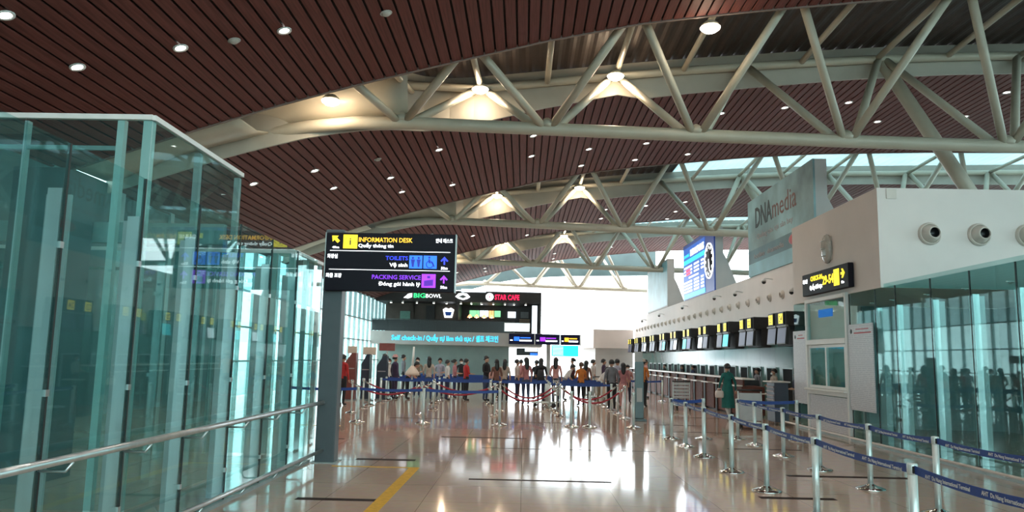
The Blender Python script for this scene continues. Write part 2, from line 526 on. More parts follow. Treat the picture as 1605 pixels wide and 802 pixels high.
# roof over the gaps: ribbed metal deck, translucent sheets towards the right side, white fascia
for i, (yt, sx) in enumerate([(21, 17.5), (36.7, 7.6), (52.4, 4.5)]):
    zd = lambda x: zf(x) + .45
    def deck(x0, x1, name, m):
        d = MB(); xs, k = [], 0
        x = x0
        rings = []
        while x <= x1 + 1e-6:
            z = zd(x) + (.04 if (k // 2) % 2 else 0)
            rings.append([(x, yt - 2.6, z), (x, yt + 2.7, z), (x, yt + 2.7, z + .05), (x, yt - 2.6, z + .05)])
            x += .10; k += 1
        d.loft(rings, True, True, False)
        return d.build(name, m)
    rd = deck(XL, sx, 'roof_deck', 'deck_metal'); tag(rd, kind='structure')
    rs = deck(sx, XR, 'roof_skylight', 'roof_sheet'); tag(rs, kind='structure')
    xs = [XL + k * (XR - XL) / 60 for k in range(61)]
    fa = MB().loft([[(x, yt + yfar(x) - .05, zc(x) - (.32 if x > 3 else .1)), (x, yt + yfar(x) + .03, zc(x) - (.32 if x > 3 else .1)), (x, yt + yfar(x) + .03, zd(x)), (x, yt + yfar(x) - .05, zd(x))] for x in xs], True, True, False).build('roof_fascia', 'fascia_white')
    tag(fa, kind='structure')
    fb = MB().loft([[(x, yt - 2.6, zc(x) + .14), (x, yt - 2.52, zc(x) + .14), (x, yt - 2.52, zd(x)), (x, yt - 2.6, zd(x))] for x in xs], True, True, False).build('roof_fascia', 'deck_metal')  # unseen closure panel, added to block the sky
    tag(fb, kind='structure')

# facades: window_1 left, window_2 far end, window_3 right, window_4 unseen behind the viewer, glazed for frontal light
def facade(name, axis, c, a0, a1, z1, step, zs, panes, pane_mats, mull=.05):
    """a glazed facade in a plane; axis = 'x' (plane x=c, runs along y) or 'y'"""
    e = empty(name); tag(e, kind='structure')
    def bx(u0, u1, d0, d1, z0, z1_): 
        return MB().box(c + d0, c + d1, u0, u1, z0, z1_) if axis == 'x' else MB().box(u0, u1, c + d0, c + d1, z0, z1_)
    top = z1 if callable(z1) else (lambda u: z1)
    n = int(round((a1 - a0) / step))
    if mull:
        for k in range(n + 1):
            u = a0 + (a1 - a0) * k / n
            bx(u - mull / 2, u + mull / 2, -.09, .09, 0, top(u)).build('mullion', 'fin_steel', e)
        for z in zs[1:-1]:
            bx(a0, a1, -.06, .06, z - mull / 2, z + mull / 2).build('transom', 'fin_steel', e)
    st = panes
    np_ = int(round((a1 - a0) / st))
    for k in range(np_):
        u0, u1 = a0 + (a1 - a0) * k / np_, a0 + (a1 - a0) * (k + 1) / np_
        for j in range(len(zs) - 1):
            bx(u0 + .01, u1 - .01, -.006, .006, zs[j] + .01, min(zs[j + 1], top((u0 + u1) / 2)) - .01).build('pane', pane_mats[j], e)
    return e
wl = MB().box(XL - .2, XL + .05, Y0, 29.5, 0, 6.3).build('wall_left', 'side_wall_teal'); tag(wl, kind='structure')
for k in range(14):
    MB().box(XL + .05, XL + .13, Y0 + 1 + k * 3.1, Y0 + 1.25 + k * 3.1, 0, 6.2).build('pilaster', 'fin_steel', wl)
facade('window_1', 'x', XL, 29.5, Y1, 6.4, 1.5, [0, 1.4, 2.8, 4.3, 6.4], 3.0, ['facade_glass', 'facade_glass', 'facade_glass', 'facade_glass_shaded'], .07)
tag(MB().prism([(XL, 7.4), (-5, 7.9), (-2.5, 8.6), (0, 9.05), (4, 9.3), (12, 9.5), (12, 12), (XL, 12)], 'y', Y1 - .5, Y1 - .3).build('wall_added_gable', 'side_wall_teal'), kind='structure')  # gable added at the roof edge to cut the window reflection on the floor
facade('window_2', 'y', Y1, XL, XR, 12, 3, [0, 6, 12], 5.6, ['clear_glass', 'clear_glass'], 0)
facade('window_3', 'x', XR, Y0, Y1, 11.6, 3, [0, 3.5, 7.5, 11.6], 6, ['facade_glass'] * 3, .1)
facade('window_4', 'y', Y0, XL, XR, 11, 3, [0, 4, 11], 5.6, ['facade_glass'] * 2, .1)

# check-in wall: white bulkhead on green back-painted glass panels
wr = empty('wall_right', (9.5, 22, 0)); tag(wr, kind='structure')
MB().box(9.5, 10.6, 22.0, 66, 2.46, 5.3).build('bulkhead', 'white_wall', wr, ).location = (-9.5, -22, 0)
k = 0
y = 22.0
while y < 65.9:
    y2 = min(y + 1.83, 66)
    MB().box(0.0, .05, y - 22 + .006, y2 - 22 - .006, 0, 2.455).build('glass_panel', 'green_panel', wr)
    y = y2
MB().box(.05, 1.1, 0, 44, 0, 2.46).build('wall_core', 'wall_grey', wr)
# white corner block above the glass room
wb = MB().box(7.7, 16, 16.62, 22.0, 3.42, 5.62).build('wall_corner_block', 'white_wall'); tag(wb, kind='structure')
MB().box(7.9, 8.12, 16.6, 16.62, 5.38, 5.6).build('patch', 'nozzle_cream', wb)
# back offices behind the check-in wall
tag(MB().box(10.6, XR - .3, 22.0, 66, 5.0, 5.2).build('office_roof', 'wall_grey'), kind='structure')
tag(MB().box(16.0, XR - .3, Y0 + .3, 22.0, 3.6, 3.8).build('office_roof', 'wall_grey'), kind='structure')
# partitions inside the glass room at the right
for (ya, yb) in [(3.5, 9.2), (10.2, 14.0), (15.0, 22.0)]:
    tag(MB().box(13.4, 13.55, ya, yb, 0, 3.4).build('wall_room', 'room_wall'), kind='structure')
tag(MB().box(9.6, 13.4, 21.9, 22.0, 0, 3.4).build('wall_room', 'room_wall'), kind='structure')
tag(MB().box(7.75, 13.4, 3.5, 16.6, 3.42, 3.5).build('ceiling_room', 'teal_glass_deep'), kind='structure')
# far white block beyond the counters
fb = MB()
fb.prism([(6.0, 66.4), (9.45, 66.4), (9.45, 70.2), (5.1, 70.2)], 'z', 2.75, 4.35)
fb = fb.build('wall_far_block', 'white_wall'); tag(fb, kind='structure')
tag(MB().prism([(6.2, 66.8), (9.45, 66.8), (9.45, 70.2), (5.4, 70.2)], 'z', 0, 2.75).build('wall_far', 'wall_grey'), kind='structure')

# ------------------------------------------------------------------ roof trusses
NB = [-3.57, .55, 4.75, 8.95, 13.4, 17.6, 21.8, 26.0, 30.2]
NT = [-4.75, -1.5, 2.75, 6.85, 11.15, 15.5, 19.7, 23.9, 28.1]
TL = ['nearest white tubular roof truss crossing the whole hall', 'second white tubular roof truss from the camera', 'third white tubular roof truss, above the shop level', 'farthest grey tubular roof truss against the white end window']
def lamp_light(loc, e, name, parent, size=.12):
    ld = bpy.data.lights.new('lamp_light', 'POINT'); ld.energy = e; ld.color = (1, .74, .48); ld.shadow_soft_size = size
    lo = bpy.data.objects.new(name, ld); col.objects.link(lo); lo.location = loc
    if parent is not None: lo.parent = parent
for i, yt in enumerate([21, 36.7, 52.4, 68.1]):
    xe = 33.5 if i < 3 else 10.9
    t = thing('roof_truss', TL[i], 'truss', (0, yt, 0))
    xs = [-11.0, -10.2, -9.0, -7.6, -6.2, -5, -3.6, -1.5, .5, 2.6, 4.7, 6.8, 8.9, 11.1, 13.4, 16, 20, 26, xe]
    xs = [x for x in xs if x < xe] + [xe]
    MB().tube([(x, 0, zb(x)) for x in xs], .185, 12).build('bottom_chord', 'white_steel', t)
    if i < 3:
        MB().tube([(x, min(2.38, yfar(x) - .2), zf(x)) for x in xs if x > -8], .13, 10).build('top_chord', 'white_steel', t)
    MB().tube([(x, -2.2, zc(x) + .42) for x in xs], .1, 8).build('top_chord', 'white_steel', t)
    for xb in NB:
        if xb > xe: continue
        for dx in (-1, 1):
            xt = [n for n in NT if (n - xb) * dx > 0 and abs(n - xb) < 2.6]
            if not xt or (i == 3 and xt[0] > xe) or (xt[0] < -4 and i == 3): continue
            xt = xt[0]
            MB().tube([(xb + dx * .12, -.05, zb(xb) + .05), (xt - dx * .15, -2.2, zc(xt) + .4)], .115, 10).build('diagonal', 'white_steel', t)
            if xt > -4: MB().tube([(xb + dx * .25, .08, zb(xb) + .05), (xt - dx * .1, 2.36 if i < 3 else 1.2, zf(xt) - .02)], .12, 10).build('diagonal', 'white_steel', t)
        # small gusset collar where the tubes meet
        MB().lathe([(.05, .20), (.16, .12), (.24, .0), (.2, -.1)], (xb, 0, zb(xb) + .12), 12).build('node', 'white_steel', t)
    if i < 3:
        for xc in [-3.6, -1.5, .6, 2.75, 4.9, 8.6, 11.0, 13.2, 15.5, 19.7, 23.9]:
            MB().tube([(xc, -2.2, zc(xc) + .42), (xc, 2.38, zf(xc))], .09, 8).build('cross_tube', 'white_steel', t)
        # smooth white cowl closing the left end of the truss
        for (na, nb, x1_, nm) in [(-2.42, 0, -7.3, 'end_cowl'), (2.45, 0, -3.4, 'end_cowl')]:
            rings = []
            for k in range(13):
                x = -11.3 + (x1_ + 11.3) * k / 12
                if na > 0: na = yfar(x) - .12
                za = (zc(x) + .0) if nm and k < 99 and x1_ < -7 else zf(x) + .1
                zz = zb(x) - .05
                rings.append([(x, na, za), (x, na * .45, (za + zz) / 2 - .10), (x, nb, zz), (x, nb, zz + .04), (x, na * .45, (za + zz) / 2 - .06), (x, na, za + .04)])
            MB().loft(rings, True, True, True).build(nm, 'white_steel', t)
        # branching column strut at the right
        MB().tube([(11.2, 2.45, zf(11.2) - .05), (15.6, 2.7, 4.3)], [.2, .24], 12).build('column_strut', 'white_steel', t)
    # lamps at the truss nodes
    lamps = {0: [(-5.4, -.85, 8.66), (-1.48, 1.7, zf(-1.5) - .22), (2.68, 1.7, zf(2.75) - .2), (4.62, -2.3, zc(4.62) - .2)],
             1: [(-1.5, 1.7, zf(-1.5) - .2), (2.72, 1.7, zf(2.75) - .18)],
             2: [(-1.5, 1.7, zf(-1.5) - .18), (2.74, 1.7, zf(2.75) - .16), (-5.2, -.8, 8.7)]}.get(i, [])
    where = ['nearest', 'second', 'third'][min(i, 2)]
    order = sorted(range(len(lamps)), key=lambda q: lamps[q][0])
    for q, (lx, ly, lz) in enumerate(lamps):
        lab = 'bright oval lamp on the %s roof truss, %s from the left' % (where, ORD[order.index(q)])
        lp = thing('truss_lamp', lab, 'lamp', (lx, yt + ly, lz), 0, 'lamps on the roof trusses')
        lp.scale = (1.25, 1.25, 1.25)
        MB().lathe([(.04, .12), (.10, .10), (.18, .03), (.19, -.02), (.18, -.03)], (0, 0, 0), 16).build('housing', 'white_steel', lp)
        MB().lathe([(.02, -.13), (.12, -.115), (.19, -.06), (.205, -.03), (.02, -.028)], (0, 0, 0), 16).build('lens', 'lamp_warm', lp)
        lamp_light((0, -.0, -.3), 42 if ly > -2 else 18, 'lamp_light', lp)

# ------------------------------------------------------------------ ceiling downlights and detectors
DL = [('near', 0, [(-8.68, 13.99), (-6.91, 14.4), (-5.01, 14.83), (-8.6, 11.8)]),
      ('overhead', 0, [(-1.0, 11.5), (3.5, 11.5), (-5.0, 7.5), (-1.0, 6.5), (3.5, 6.5), (8, 6.5), (-5, 1), (-1, 1), (3.5, 1), (8, 1), (8, 11.5), (-1, -5), (4, -5)]),  # unseen downlights added to light the hall
      ('second', 1, [(-8.74, 23.85), (-6.95, 24.39), (-6.96, 26.95), (-3.05, 25.66), (-5.05, 27.67), (-5.01, 30.13), (-3.08, 31.02), (.21, 26.61), (.17, 29.36), (2.47, 29.96), (2.36, 32.54), (4.81, 30.19), (4.72, 32.76), (7.0, 32.63), (7.02, 27.01), (9.31, 26.97), (13.76, 29.39), (11.56, 26.83), (16.9, 28.9), (16.82, 26.18), (11.49, 32.21)]),
      ('third', 2, [(4.66, 46.94), (2.35, 46.57), (6.97, 44.03), (6.94, 46.82), (9.24, 43.88), (9.26, 46.82), (9.19, 49.3), (4.63, 44.04), (-3.1, 44.32), (.08, 48.77), (-5.12, 40.69)]),
      ('fourth', 3, [(6.87, 60.81), (6.84, 63.39), (9.16, 63.65), (2.33, 60.78), (2.35, 63.98), (.03, 59.72), (4.72, 65.2), (-3.2, 60.5), (-3.26, 62.65), (-5.29, 58.93)])]
trim_me = MB().lathe([(.11, 0), (.15, -.004), (.145, -.03), (.1, -.02), (.095, .02)], n=14, cap=False).mesh('trim', 'paint_white')
lens_me = MB().lathe([(.02, -.014), (.07, -.012), (.1, -.004), (.02, .0)], n=14).mesh('lens', 'lamp_white')
SPOT = bpy.data.lights.new('downlight_beam', 'SPOT')
SPOT.energy = 100; SPOT.spot_size = R(150); SPOT.spot_blend = .6; SPOT.shadow_soft_size = .09; SPOT.color = (1, .90, .80)
def down_spot(d, s):
    lo = bpy.data.objects.new('downlight_beam', SPOT); col.objects.link(lo)
    lo.location = (0, 0, -.06); lo.rotation_euler = (0, s, 0); lo.parent = d
for (nm, bay, pts) in DL:
    for q, (x, y) in enumerate(sorted(pts)):
        s = math.atan((zc(x + .1) - zc(x - .1)) / .2)
        d = thing('ceiling_downlight', ('small round lit downlight in the %s brown plank ceiling, %s counted from the left' % (nm, ORD[q])) if nm != 'overhead' else 'unseen downlight added overhead to light the hall, %s from the left' % ORD[q], 'downlight', (x, y, zc(x) - .005), 0, 'downlights in the %s ceiling' % nm)
        d.rotation_euler = (0, -s, 0)
        link(trim_me, 'trim', d); link(lens_me, 'lens', d)
        down_spot(d, s)
for q, (x, y, l) in enumerate([(-5.98, 14.72, 'white dome detector on the near brown ceiling between two downlights'), (-3.0, 15.14, 'white dome detector at the top edge of the near brown ceiling'), (-5.02, 25.04, 'faint white detector on the second brown ceiling left of the lamp row')]):
    d = thing('smoke_detector', l, 'detector', (x, y, zc(x) - .005))
    d.rotation_euler = (0, -math.atan((zc(x + .1) - zc(x - .1)) / .2), 0)
    MB().lathe([(.10, 0), (.10, -.03), (.06, -.06), (.01, -.065)], n=14).build('dome', 'lamp_glass', d)
    MB().lathe([(.13, .0), (.13, -.012), (.1, -.014)], n=14).build('mount', 'lamp_glass', d)

# ------------------------------------------------------------------ left glass partition and enclosures
GP = thing('glass_partition', 'long teal glass partition with steel fins at the left beside the handrail', 'partition', (-3.5, 8, 0))
ys = [3.25, 4.45, 5.65, 6.83, 8.03, 9.23, 10.43, 11.63, 12.75]
for a, b in zip(ys, ys[1:]):
    MB().box(-.008, .008, a - 8 + .012, b - 8 - .012, .04, 3.31).build('glass_panel', 'teal_glass', GP)
for a in ys[1:-1]:
    MB().box(-.012, .012, a - 8 - .01, a - 8 + .01, .04, 3.31).build('joint', 'joint_black', GP)
    MB().box(-.13, -.02, a - 8 - .012, a - 8 + .012, 0, 2.96).build('steel_fin', 'brushed_steel', GP)
    MB().box(-.30, -.10, a - 8 + .24, a - 8 + .265, 0, 2.96).build('steel_fin', 'fin_steel', GP)
    for z in (.35, 1.4, 2.5):
        MB().box(-.05, .014, a - 8 - .022, a - 8 + .022, z, z + .05).build('clamp', 'brushed_steel', GP)
MB().box(-.05, .05, ys[0] - 8, ys[-1] - 8, 0, .04).build('sill', 'fin_steel', GP)

HR = thing('handrail', 'double steel handrail in front of the left glass partition', 'handrail', (-3.25, 8, 0))
MB().tube([(0, -5, .97), (0, 4.65, .97)], .032, 12).build('upper_rail', 'brushed_steel', HR)
MB().tube([(0, -5, .2), (0, 4.9, .2)], .026, 12).build('lower_rail', 'brushed_steel', HR)
for a in ys[1:-1]:
    for z in (.97, .2):
        MB().tube([(-.25, a - 8, z - .1), (-.05, a - 8, z - .1), (0, a - 8, z - .03)], .012, 6).build('bracket', 'brushed_steel', HR)

def glass_box(name, label, x0, x1, y0, y1, z1, nx, ny, gm):
    g = thing(name, label, 'enclosure', (x1, y0, 0))
    def B(xa, xb, ya, yb, za, zb_): return MB().box(xa - x1, xb - x1, ya - y0, yb - y0, za, zb_)
    for k in range(nx):
        xa, xb = x1 - (x1 - x0) * (k + 1) / nx, x1 - (x1 - x0) * k / nx
        B(xa + .01, xb - .01, y0 - .006, y0 + .006, .03, z1).build('glass_panel', gm, g)
        if k: B(xb - .02, xb + .02, y0 + .01, y0 + .09, 0, z1 - .05).build('post', 'fin_steel', g)
    for k in range(ny):
        ya, yb = y0 + (y1 - y0) * k / ny, y0 + (y1 - y0) * (k + 1) / ny
        B(x1 - .006, x1 + .006, ya + .01, yb - .01, .03, z1).build('glass_panel', gm, g)
        B(x1 - .10, x1 - .02, yb - .05, yb + .03, 0, z1 - .05).build('post', 'fin_steel', g)
    B(x1 - .12, x1 - .02, y0 + .02, y0 + .12, 0, z1).build('corner_post', 'paint_white', g)
    B(x1 - .42, x1 - .34, y0 + .02, y0 + .10, 0, z1 - .02).build('corner_post', 'paint_white', g)
    B(x0, x1, y0 - .03, y0 + .03, z1 - .03, z1 + .03).build('top_rail', 'paint_white', g)
    B(x1 - .03, x1 + .03, y0, y1, z1 - .03, z1 + .03).build('top_rail', 'paint_white', g)
    B(x0, x1 - .4, y0 + .03, y0 + .07, z1 - .38, z1 - .33).build('cross_rail', 'fin_steel', g)
    return g, B
g1, B1 = glass_box('glass_lift_enclosure', 'tall glass lift enclosure rising behind the left partition', -10.2, -4.3, 8.45, 11.25, 4.4, 4, 2, 'teal_glass_deep')
B1(-7.0, -6.3, 10.1, 10.9, 0, 4.2).build('shaft_column', 'post_grey', g1)
B1(-10.2, -4.4, 10.95, 11.05, 3.3, 3.6).build('shaft_beam', 'fin_steel', g1)
B1(-9.6, -7.6, 9.3, 10.6, .1, 2.5).build('lift_car', 'room_wall', g1)
g2, B2 = glass_box('glass_stair_enclosure', 'lower glass enclosure standing behind the tall glass lift at the left', -9.8, -4.1, 13.5, 15.3, 3.55, 4, 2, 'teal_glass_deep')

# ================================================================== RIGHT: glass room, booth, notices
GR = thing('glass_partition', 'teal glass partition with steel posts at the right behind the blue belts', 'partition', (7.7, 12, 0))
yr = [4.6, 5.85, 7.1, 8.35, 9.6, 10.83, 12.06, 13.32, 14.61, 16.0, 16.92, 18.26]
for a, b in list(zip(yr, yr[1:])) + [(20.98, 22.0)]:
    MB().box(-.008, .008, a - 12 + .01, b - 12 - .01, .06, 3.41).build('glass_panel', 'right_glass', GR)
for a in yr[1:]:
    MB().box(-.012, .012, a - 12 - .01, a - 12 + .01, .06, 3.41).build('joint', 'joint_black', GR)
    if a != 18.26:
        MB().box(.02, .13, a - 12 - .035, a - 12 + .035, 0, 3.0).build('steel_post', 'brushed_steel', GR)
        MB().box(.16, .42, a - 12 + .30, a - 12 + .33, 0, 3.0).build('steel_post', 'fin_steel', GR)
for a in yr[4:-1]:
    for z in (3.12,):
        MB().tube([(.0, a - 12 + .25, z), (.12, a - 12 + .25, z), (.2, a - 12 + .5, z)], .012, 6).build('spider_fitting', 'brushed_steel', GR)
MB().box(-.06, .06, yr[0] - 12, 10.0, 0, .06).build('sill', 'fin_steel', GR)
RR = thing('guard_rail', 'thin low beige guard rail along the right glass partition', 'rail', (7.25, 12, 0))
MB().tube([(0, -7.4, .16), (0, 9.8, .16)], .022, 10).build('rail', 'nozzle_cream', RR)
for a in yr[1:]:
    MB().tube([(.43, a - 12, .1), (.1, a - 12, .1), (0, a - 12, .15)], .011, 6).build('bracket', 'brushed_steel', RR)

BT = thing('booth_window', 'white framed ticket window with two sliding panes in the right glass wall', 'window', (7.68, 18.3, 0))
L = 2.66
for (a, b, z0, z1) in [(0, .09, 0, 3.46), (L - .09, L, 0, 3.46)]:
    MB().cbox(-.06, .06, a, b, z0, z1, .008).build('frame_post', 'paint_white', BT)
for (z0, z1) in [(3.36, 3.46), (2.25, 2.38), (.98, 1.12)]:
    MB().cbox(-.07, .06, .09, L - .09, z0, z1, .008).build('frame_rail', 'paint_white', BT)
MB().cbox(-.16, .05, .05, L - .05, 1.08, 1.13, .01).build('window_ledge', 'paint_white', BT)
MB().box(-.008, .008, .1, L - .1, 2.39, 3.35).build('pane', 'right_glass', BT)
for (a, b, d) in [(.12, 1.36, -.03), (1.3, L - .12, .0)]:
    sh = MB()
    sh.box(d - .02, d + .02, a, a + .07, 1.14, 2.24); sh.box(d - .02, d + .02, b - .07, b, 1.14, 2.24)
    sh.box(d - .02, d + .02, a + .07, b - .07, 1.14, 1.21); sh.box(d - .02, d + .02, a + .07, b - .07, 2.17, 2.24)
    s_ = sh.build('sliding_sash', 'paint_white', BT)
    MB().box(d - .005, d + .005, a + .07, b - .07, 1.21, 2.17).build('pane', 'right_glass', s_)
MB().box(-.02, .0, .12, L - .12, .1, .96).build('printed_panel', 'notice_paper', BT)
MB().box(.02, .04, 1.0, 1.9, 2.95, 3.15).build('blue_sign', 'screen_blue', BT)
def notice(name, label, y0, y1, z0, z1, x=7.655):
    n = thing(name, label, 'notice', (x, y0, z0))
    MB().cbox(-.012, .012, 0, y1 - y0, 0, z1 - z0, .004).build('sheet', 'notice_paper', n)
    MB().box(-.0135, -.012, .08, y1 - y0 - .32, z1 - z0 - .22, z1 - z0 - .19).build('red_heading', 'print_red', n)
    MB().box(-.0135, -.012, .2, y1 - y0 - .42, z1 - z0 - .13, z1 - z0 - .11).build('red_heading', 'print_red', n)
    MB().lathe([(.001, -.0145), (.055, -.0145), (.055, -.012)], (0, y1 - y0 - .17, z1 - z0 - .16), 12, 'x').build('emblem', 'ink_dark', n)
    for (a, b) in [(.0, .0)]:
        for yy in (.05, y1 - y0 - .05):
            for zz in (.05, z1 - z0 - .05):
                MB().lathe([(.012, -.02), (.014, -.012)], (0, yy, zz), 8, 'x').build('stud', 'brushed_steel', n)
notice('notice_board', 'tall printed white notice on the glass right of the ticket window', 16.98, 18.26, .72, 2.68)
notice('notice_board', 'tall printed white notice on the glass left of the ticket window', 21.02, 21.98, .68, 2.65)

# lamp, sign and nozzles on the corner block
WL = thing('wall_lamp', 'oval glass wall lamp on the white corner block above the yellow sign', 'lamp', (7.7, 19.36, 4.65))
MB().ball((-.05, 0, 0), .12, .26, .38, 12, 8).build('glass_cover', 'lamp_glass', WL)
MB().box(-.02, 0, -.2, .2, -.3, .3).build('back_plate', 'nozzle_cream', WL)
for zz in (-.2, 0, .2):
    MB().tube([(-.16, -.14, zz), (-.185, 0, zz), (-.16, .14, zz)], .012, 6).build('guard_wire', 'brushed_steel', WL)
ES = thing('direction_sign', 'dark sign with yellow check-in lettering 29-54 on the white corner block', 'sign', (7.62, 20.9, 3.55))
MB().cbox(-.06, .07, -2.98, 0, 0, .58, .015).build('box', 'sign_black', ES)
fx = -.066
text('CHECK-IN', .17, (fx, -.62, .36), FACE_X, 'led_yellow', ES, bold=.004)
text('Quầy thủ tục', .15, (fx, -.55, .14), FACE_X, 'led_white', ES, bold=.003)
text('체크인', .12, (fx, -.06, .34), FACE_X, 'led_white', ES, bold=.003)
text('29-54', .30, (fx, -1.42, .2), FACE_X, 'led_yellow', ES, bold=.008)
MB().box(fx - .002, fx + .004, -2.46, -2.14, .1, .5).build('pictogram', 'led_yellow', ES)
MB().prism([(-2.56, .33), (-2.56, .39), (-2.66, .39), (-2.60, .47), (-2.68, .47), (-2.79, .36), (-2.68, .25), (-2.60, .25), (-2.66, .33)], 'x', fx - .002, fx + .004).build('arrow', 'led_yellow', ES)
text('50m', .09, (fx, -2.58, .12), FACE_X, 'led_white', ES)

def nozzle(label, loc, axis, r, group):
    n = thing('air_nozzle', label, 'air nozzle', loc, 0, group)
    if axis == 'y':      # faces -Y
        MB().lathe([(r, 0), (r, -.03), (r * .9, -.07), (r * .84, -.075), (r * .82, -.02)], n=24, axis='y', cap=False).build('ring', 'nozzle_cream', n)
        MB().lathe([(r * .8, -.03), (r * .74, -.10), (r * .55, -.22), (r * .46, -.25), (r * .43, -.24), (r * .5, -.10)], n=24, axis='y', cap=False).build('cone', 'nozzle_cream', n)
        MB().lathe([(r * .44, -.20), (r * .46, -.06), (.01, -.05)], n=24, axis='y', cap=False).build('throat', 'plastic_black', n)
    else:                # faces -X
        MB().lathe([(r, 0), (r, -.03), (r * .85, -.05), (r * .7, -.02)], n=12, axis='x', cap=False).build('ring', 'nozzle_cream', n)
        MB().lathe([(r * .72, -.02), (r * .6, -.1), (r * .48, -.12), (r * .46, -.05)], n=12, axis='x', cap=False).build('cone', 'nozzle_cream', n)
        MB().lathe([(r * .5, -.09), (.01, -.08)], n=12, axis='x', cap=False).build('throat', 'plastic_black', n)
for q, x in enumerate([8.8, 9.87, 10.9]):
    nozzle('large round air nozzle with dark throat on the white block, %s from the left' % ORD[q], (x, 16.62, 4.61), 'y', .25, 'large air nozzles on the corner block')
for q in range(26):
    nozzle('small round air nozzle high on the check-in wall, %s from the corner block' % ORD[q], (9.5, 28.26 + q * 1.452, 4.26), 'x', .17, 'small air nozzles along the check-in wall')
for q, (y, z) in enumerate([(26.36, 4.2), (29.37, 4.85), (33.42, 4.7), (37.08, 4.81), (44.6, 4.84), (52.3, 4.82), (59.8, 4.79)]):
    c = thing('security_camera', 'small dome camera on an arm on the check-in wall, %s from the corner block' % ORD[q], 'camera', (9.5, y, z), 0, 'cameras on the check-in wall')
    MB().tube([(0, 0, .08), (-.3, 0, .12), (-.34, 0, .06)], .022, 6).build('arm', 'paint_white', c)
    MB().lathe([(.03, .09), (.085, .06), (.09, -.01)], (-.34, 0, 0), 12).build('housing', 'paint_white', c)
    MB().lathe([(.085, 0), (.075, -.05), (.04, -.085), (.005, -.095)], (-.34, 0, -.01), 12).build('dome', 'plastic_black', c)

# linear lights inside the glass room
for q, (x, y) in enumerate([(9.4, 9.5), (9.4, 12.5), (11.6, 10.5), (11.6, 13.6)]):
    ll = thing('linear_light', 'slim white linear light in the glass room, %s from the camera' % ORD[q], 'light', (x, y, 3.05), 0, 'linear lights in the glass room')
    MB().box(-.06, .06, -.6, .6, 0, .06).build('body', 'paint_white', ll)
    MB().box(-.045, .045, -.58, .58, -.012, 0).build('tube', 'led_white', ll)
    for yy in (-.5, .5): MB().tube([(0, yy, .06), (0, yy, .37)], .006, 5).build('suspension', 'brushed_steel', ll)

# ================================================================== CHECK-IN ROW
UY = [26.86, 30.55, 34.16, 37.93, 41.7, 45.35, 49.0, 52.87, 56.5, 60.2, 63.9]
SCR = [('screen_dim', 'screen_dim'), ('screen_dim', 'screen_dim'), ('screen_cyan', 'screen_dim'), ('screen_dim', 'screen_white'), ('screen_navy', 'screen_cyan'), ('screen_white', 'screen_dim'), ('screen_cyan', 'screen_dim'), ('screen_dim', 'screen_dim'), ('screen_white', 'screen_dim'), ('screen_dim', 'screen_dim'), ('screen_dim', 'screen_dim')]
for q, y in enumerate(UY):
    hi = 24 - 2 * q
    u = thing('counter_display', 'hanging double screen with yellow number plates, %s from the corner block' % ORD[q], 'display', (8.8, y, 2.4), 0, 'counter displays on the check-in wall')
    MB().cbox(.0, .62, -.95, .95, .62, 1.10, .02).build('housing', 'counter_dark', u)
    MB().box(.3, .66, -.9, .9, -.05, .62).build('bracket', 'counter_dark', u)
    for s, (dy, n) in enumerate([(-.53, hi), (.53, hi - 1)]):
        p = MB().cbox(-.05, .0, dy - .27, dy + .27, .66, 1.08, .01).build('number_plate', 'plastic_black', u)
        MB().box(-.056, -.05, dy - .2, dy + .2, .7, 1.03).build('lit_face', 'led_yellow', p)
        text('%02d' % n, .30, (-.058, dy, .755), FACE_X, 'ink_dark', p, 'CENTER', .001, .004)
        sc = MB()
        sc.loft([[(-.06, dy - .45, 0), (-.06, dy + .45, 0), (.04, dy + .45, -.01), (.04, dy - .45, -.01)], [(-.0, dy - .45, .58), (-.0, dy + .45, .58), (.1, dy + .45, .58), (.1, dy - .45, .58)]], True, True, False)
        m_ = sc.build('monitor', 'plastic_black', u)
        MB().quad((-.0625, dy - .41, .04), (-.0625, dy + .41, .04), (-.009, dy + .41, .54), (-.009, dy - .41, .54)).build('screen', SCR[q][s], m_)
        MB().box(-.04, .05, dy - .46, dy + .46, .585, .64).build('cap', 'plastic_grey', u)
# counters (each number its own desk)
cn = 0
for q, y in enumerate(UY):
    for s, dy in enumerate((-.92, .92)):
        cn += 1
        if y + dy > 63.5: continue
        c = thing('check_in_counter', 'brown check-in counter with pale ledge, %s from the corner block' % ORD[cn - 1], 'counter', (7.1, y + dy, 0), 0, 'check-in counters')
        MB().cbox(.0, .75, -.62, .62, .06, .98, .01).build('body', 'counter_brown', c)
        MB().cbox(-.03, .95, .62, .9, 0, 1.16, .01).build('side_pillar', 'counter_dark', c)
        MB().box(.05, .7, -.62, .62, 0, .06).build('plinth', 'counter_dark', c)
        MB().cbox(-.05, .35, -.9, .9, 1.2, 1.25, .008).build('top_ledge', 'counter_top', c)
        MB().cbox(-.22, .1, -.6, .5, .98, 1.02, .008).build('front_shelf', 'counter_top', c)
        MB().box(.04, .09, -.62, .62, .98, 1.2).build('back_panel', 'counter_brown', c)
        MB().cbox(.35, .95, -.9, .62, .74, .78, .008).build('work_top', 'counter_top', c)
        b = thing('baggage_opening', 'dark framed baggage opening in the green wall behind counter, %s from the corner block' % ORD[cn - 1], 'opening', (9.48, y + dy, .4), 0, 'baggage openings behind the counters')
        MB().box(-.03, .02, -.5, .5, 0, 1.15).build('flap_panel', 'flap_black', b)
        for a in (-.55, .5): MB().box(-.05, .02, a, a + .05, 0, 1.2).build('frame_side', 'fin_steel', b)
        MB().box(-.05, .02, -.5, .5, 1.15, 1.2).build('frame_top', 'fin_steel', b)
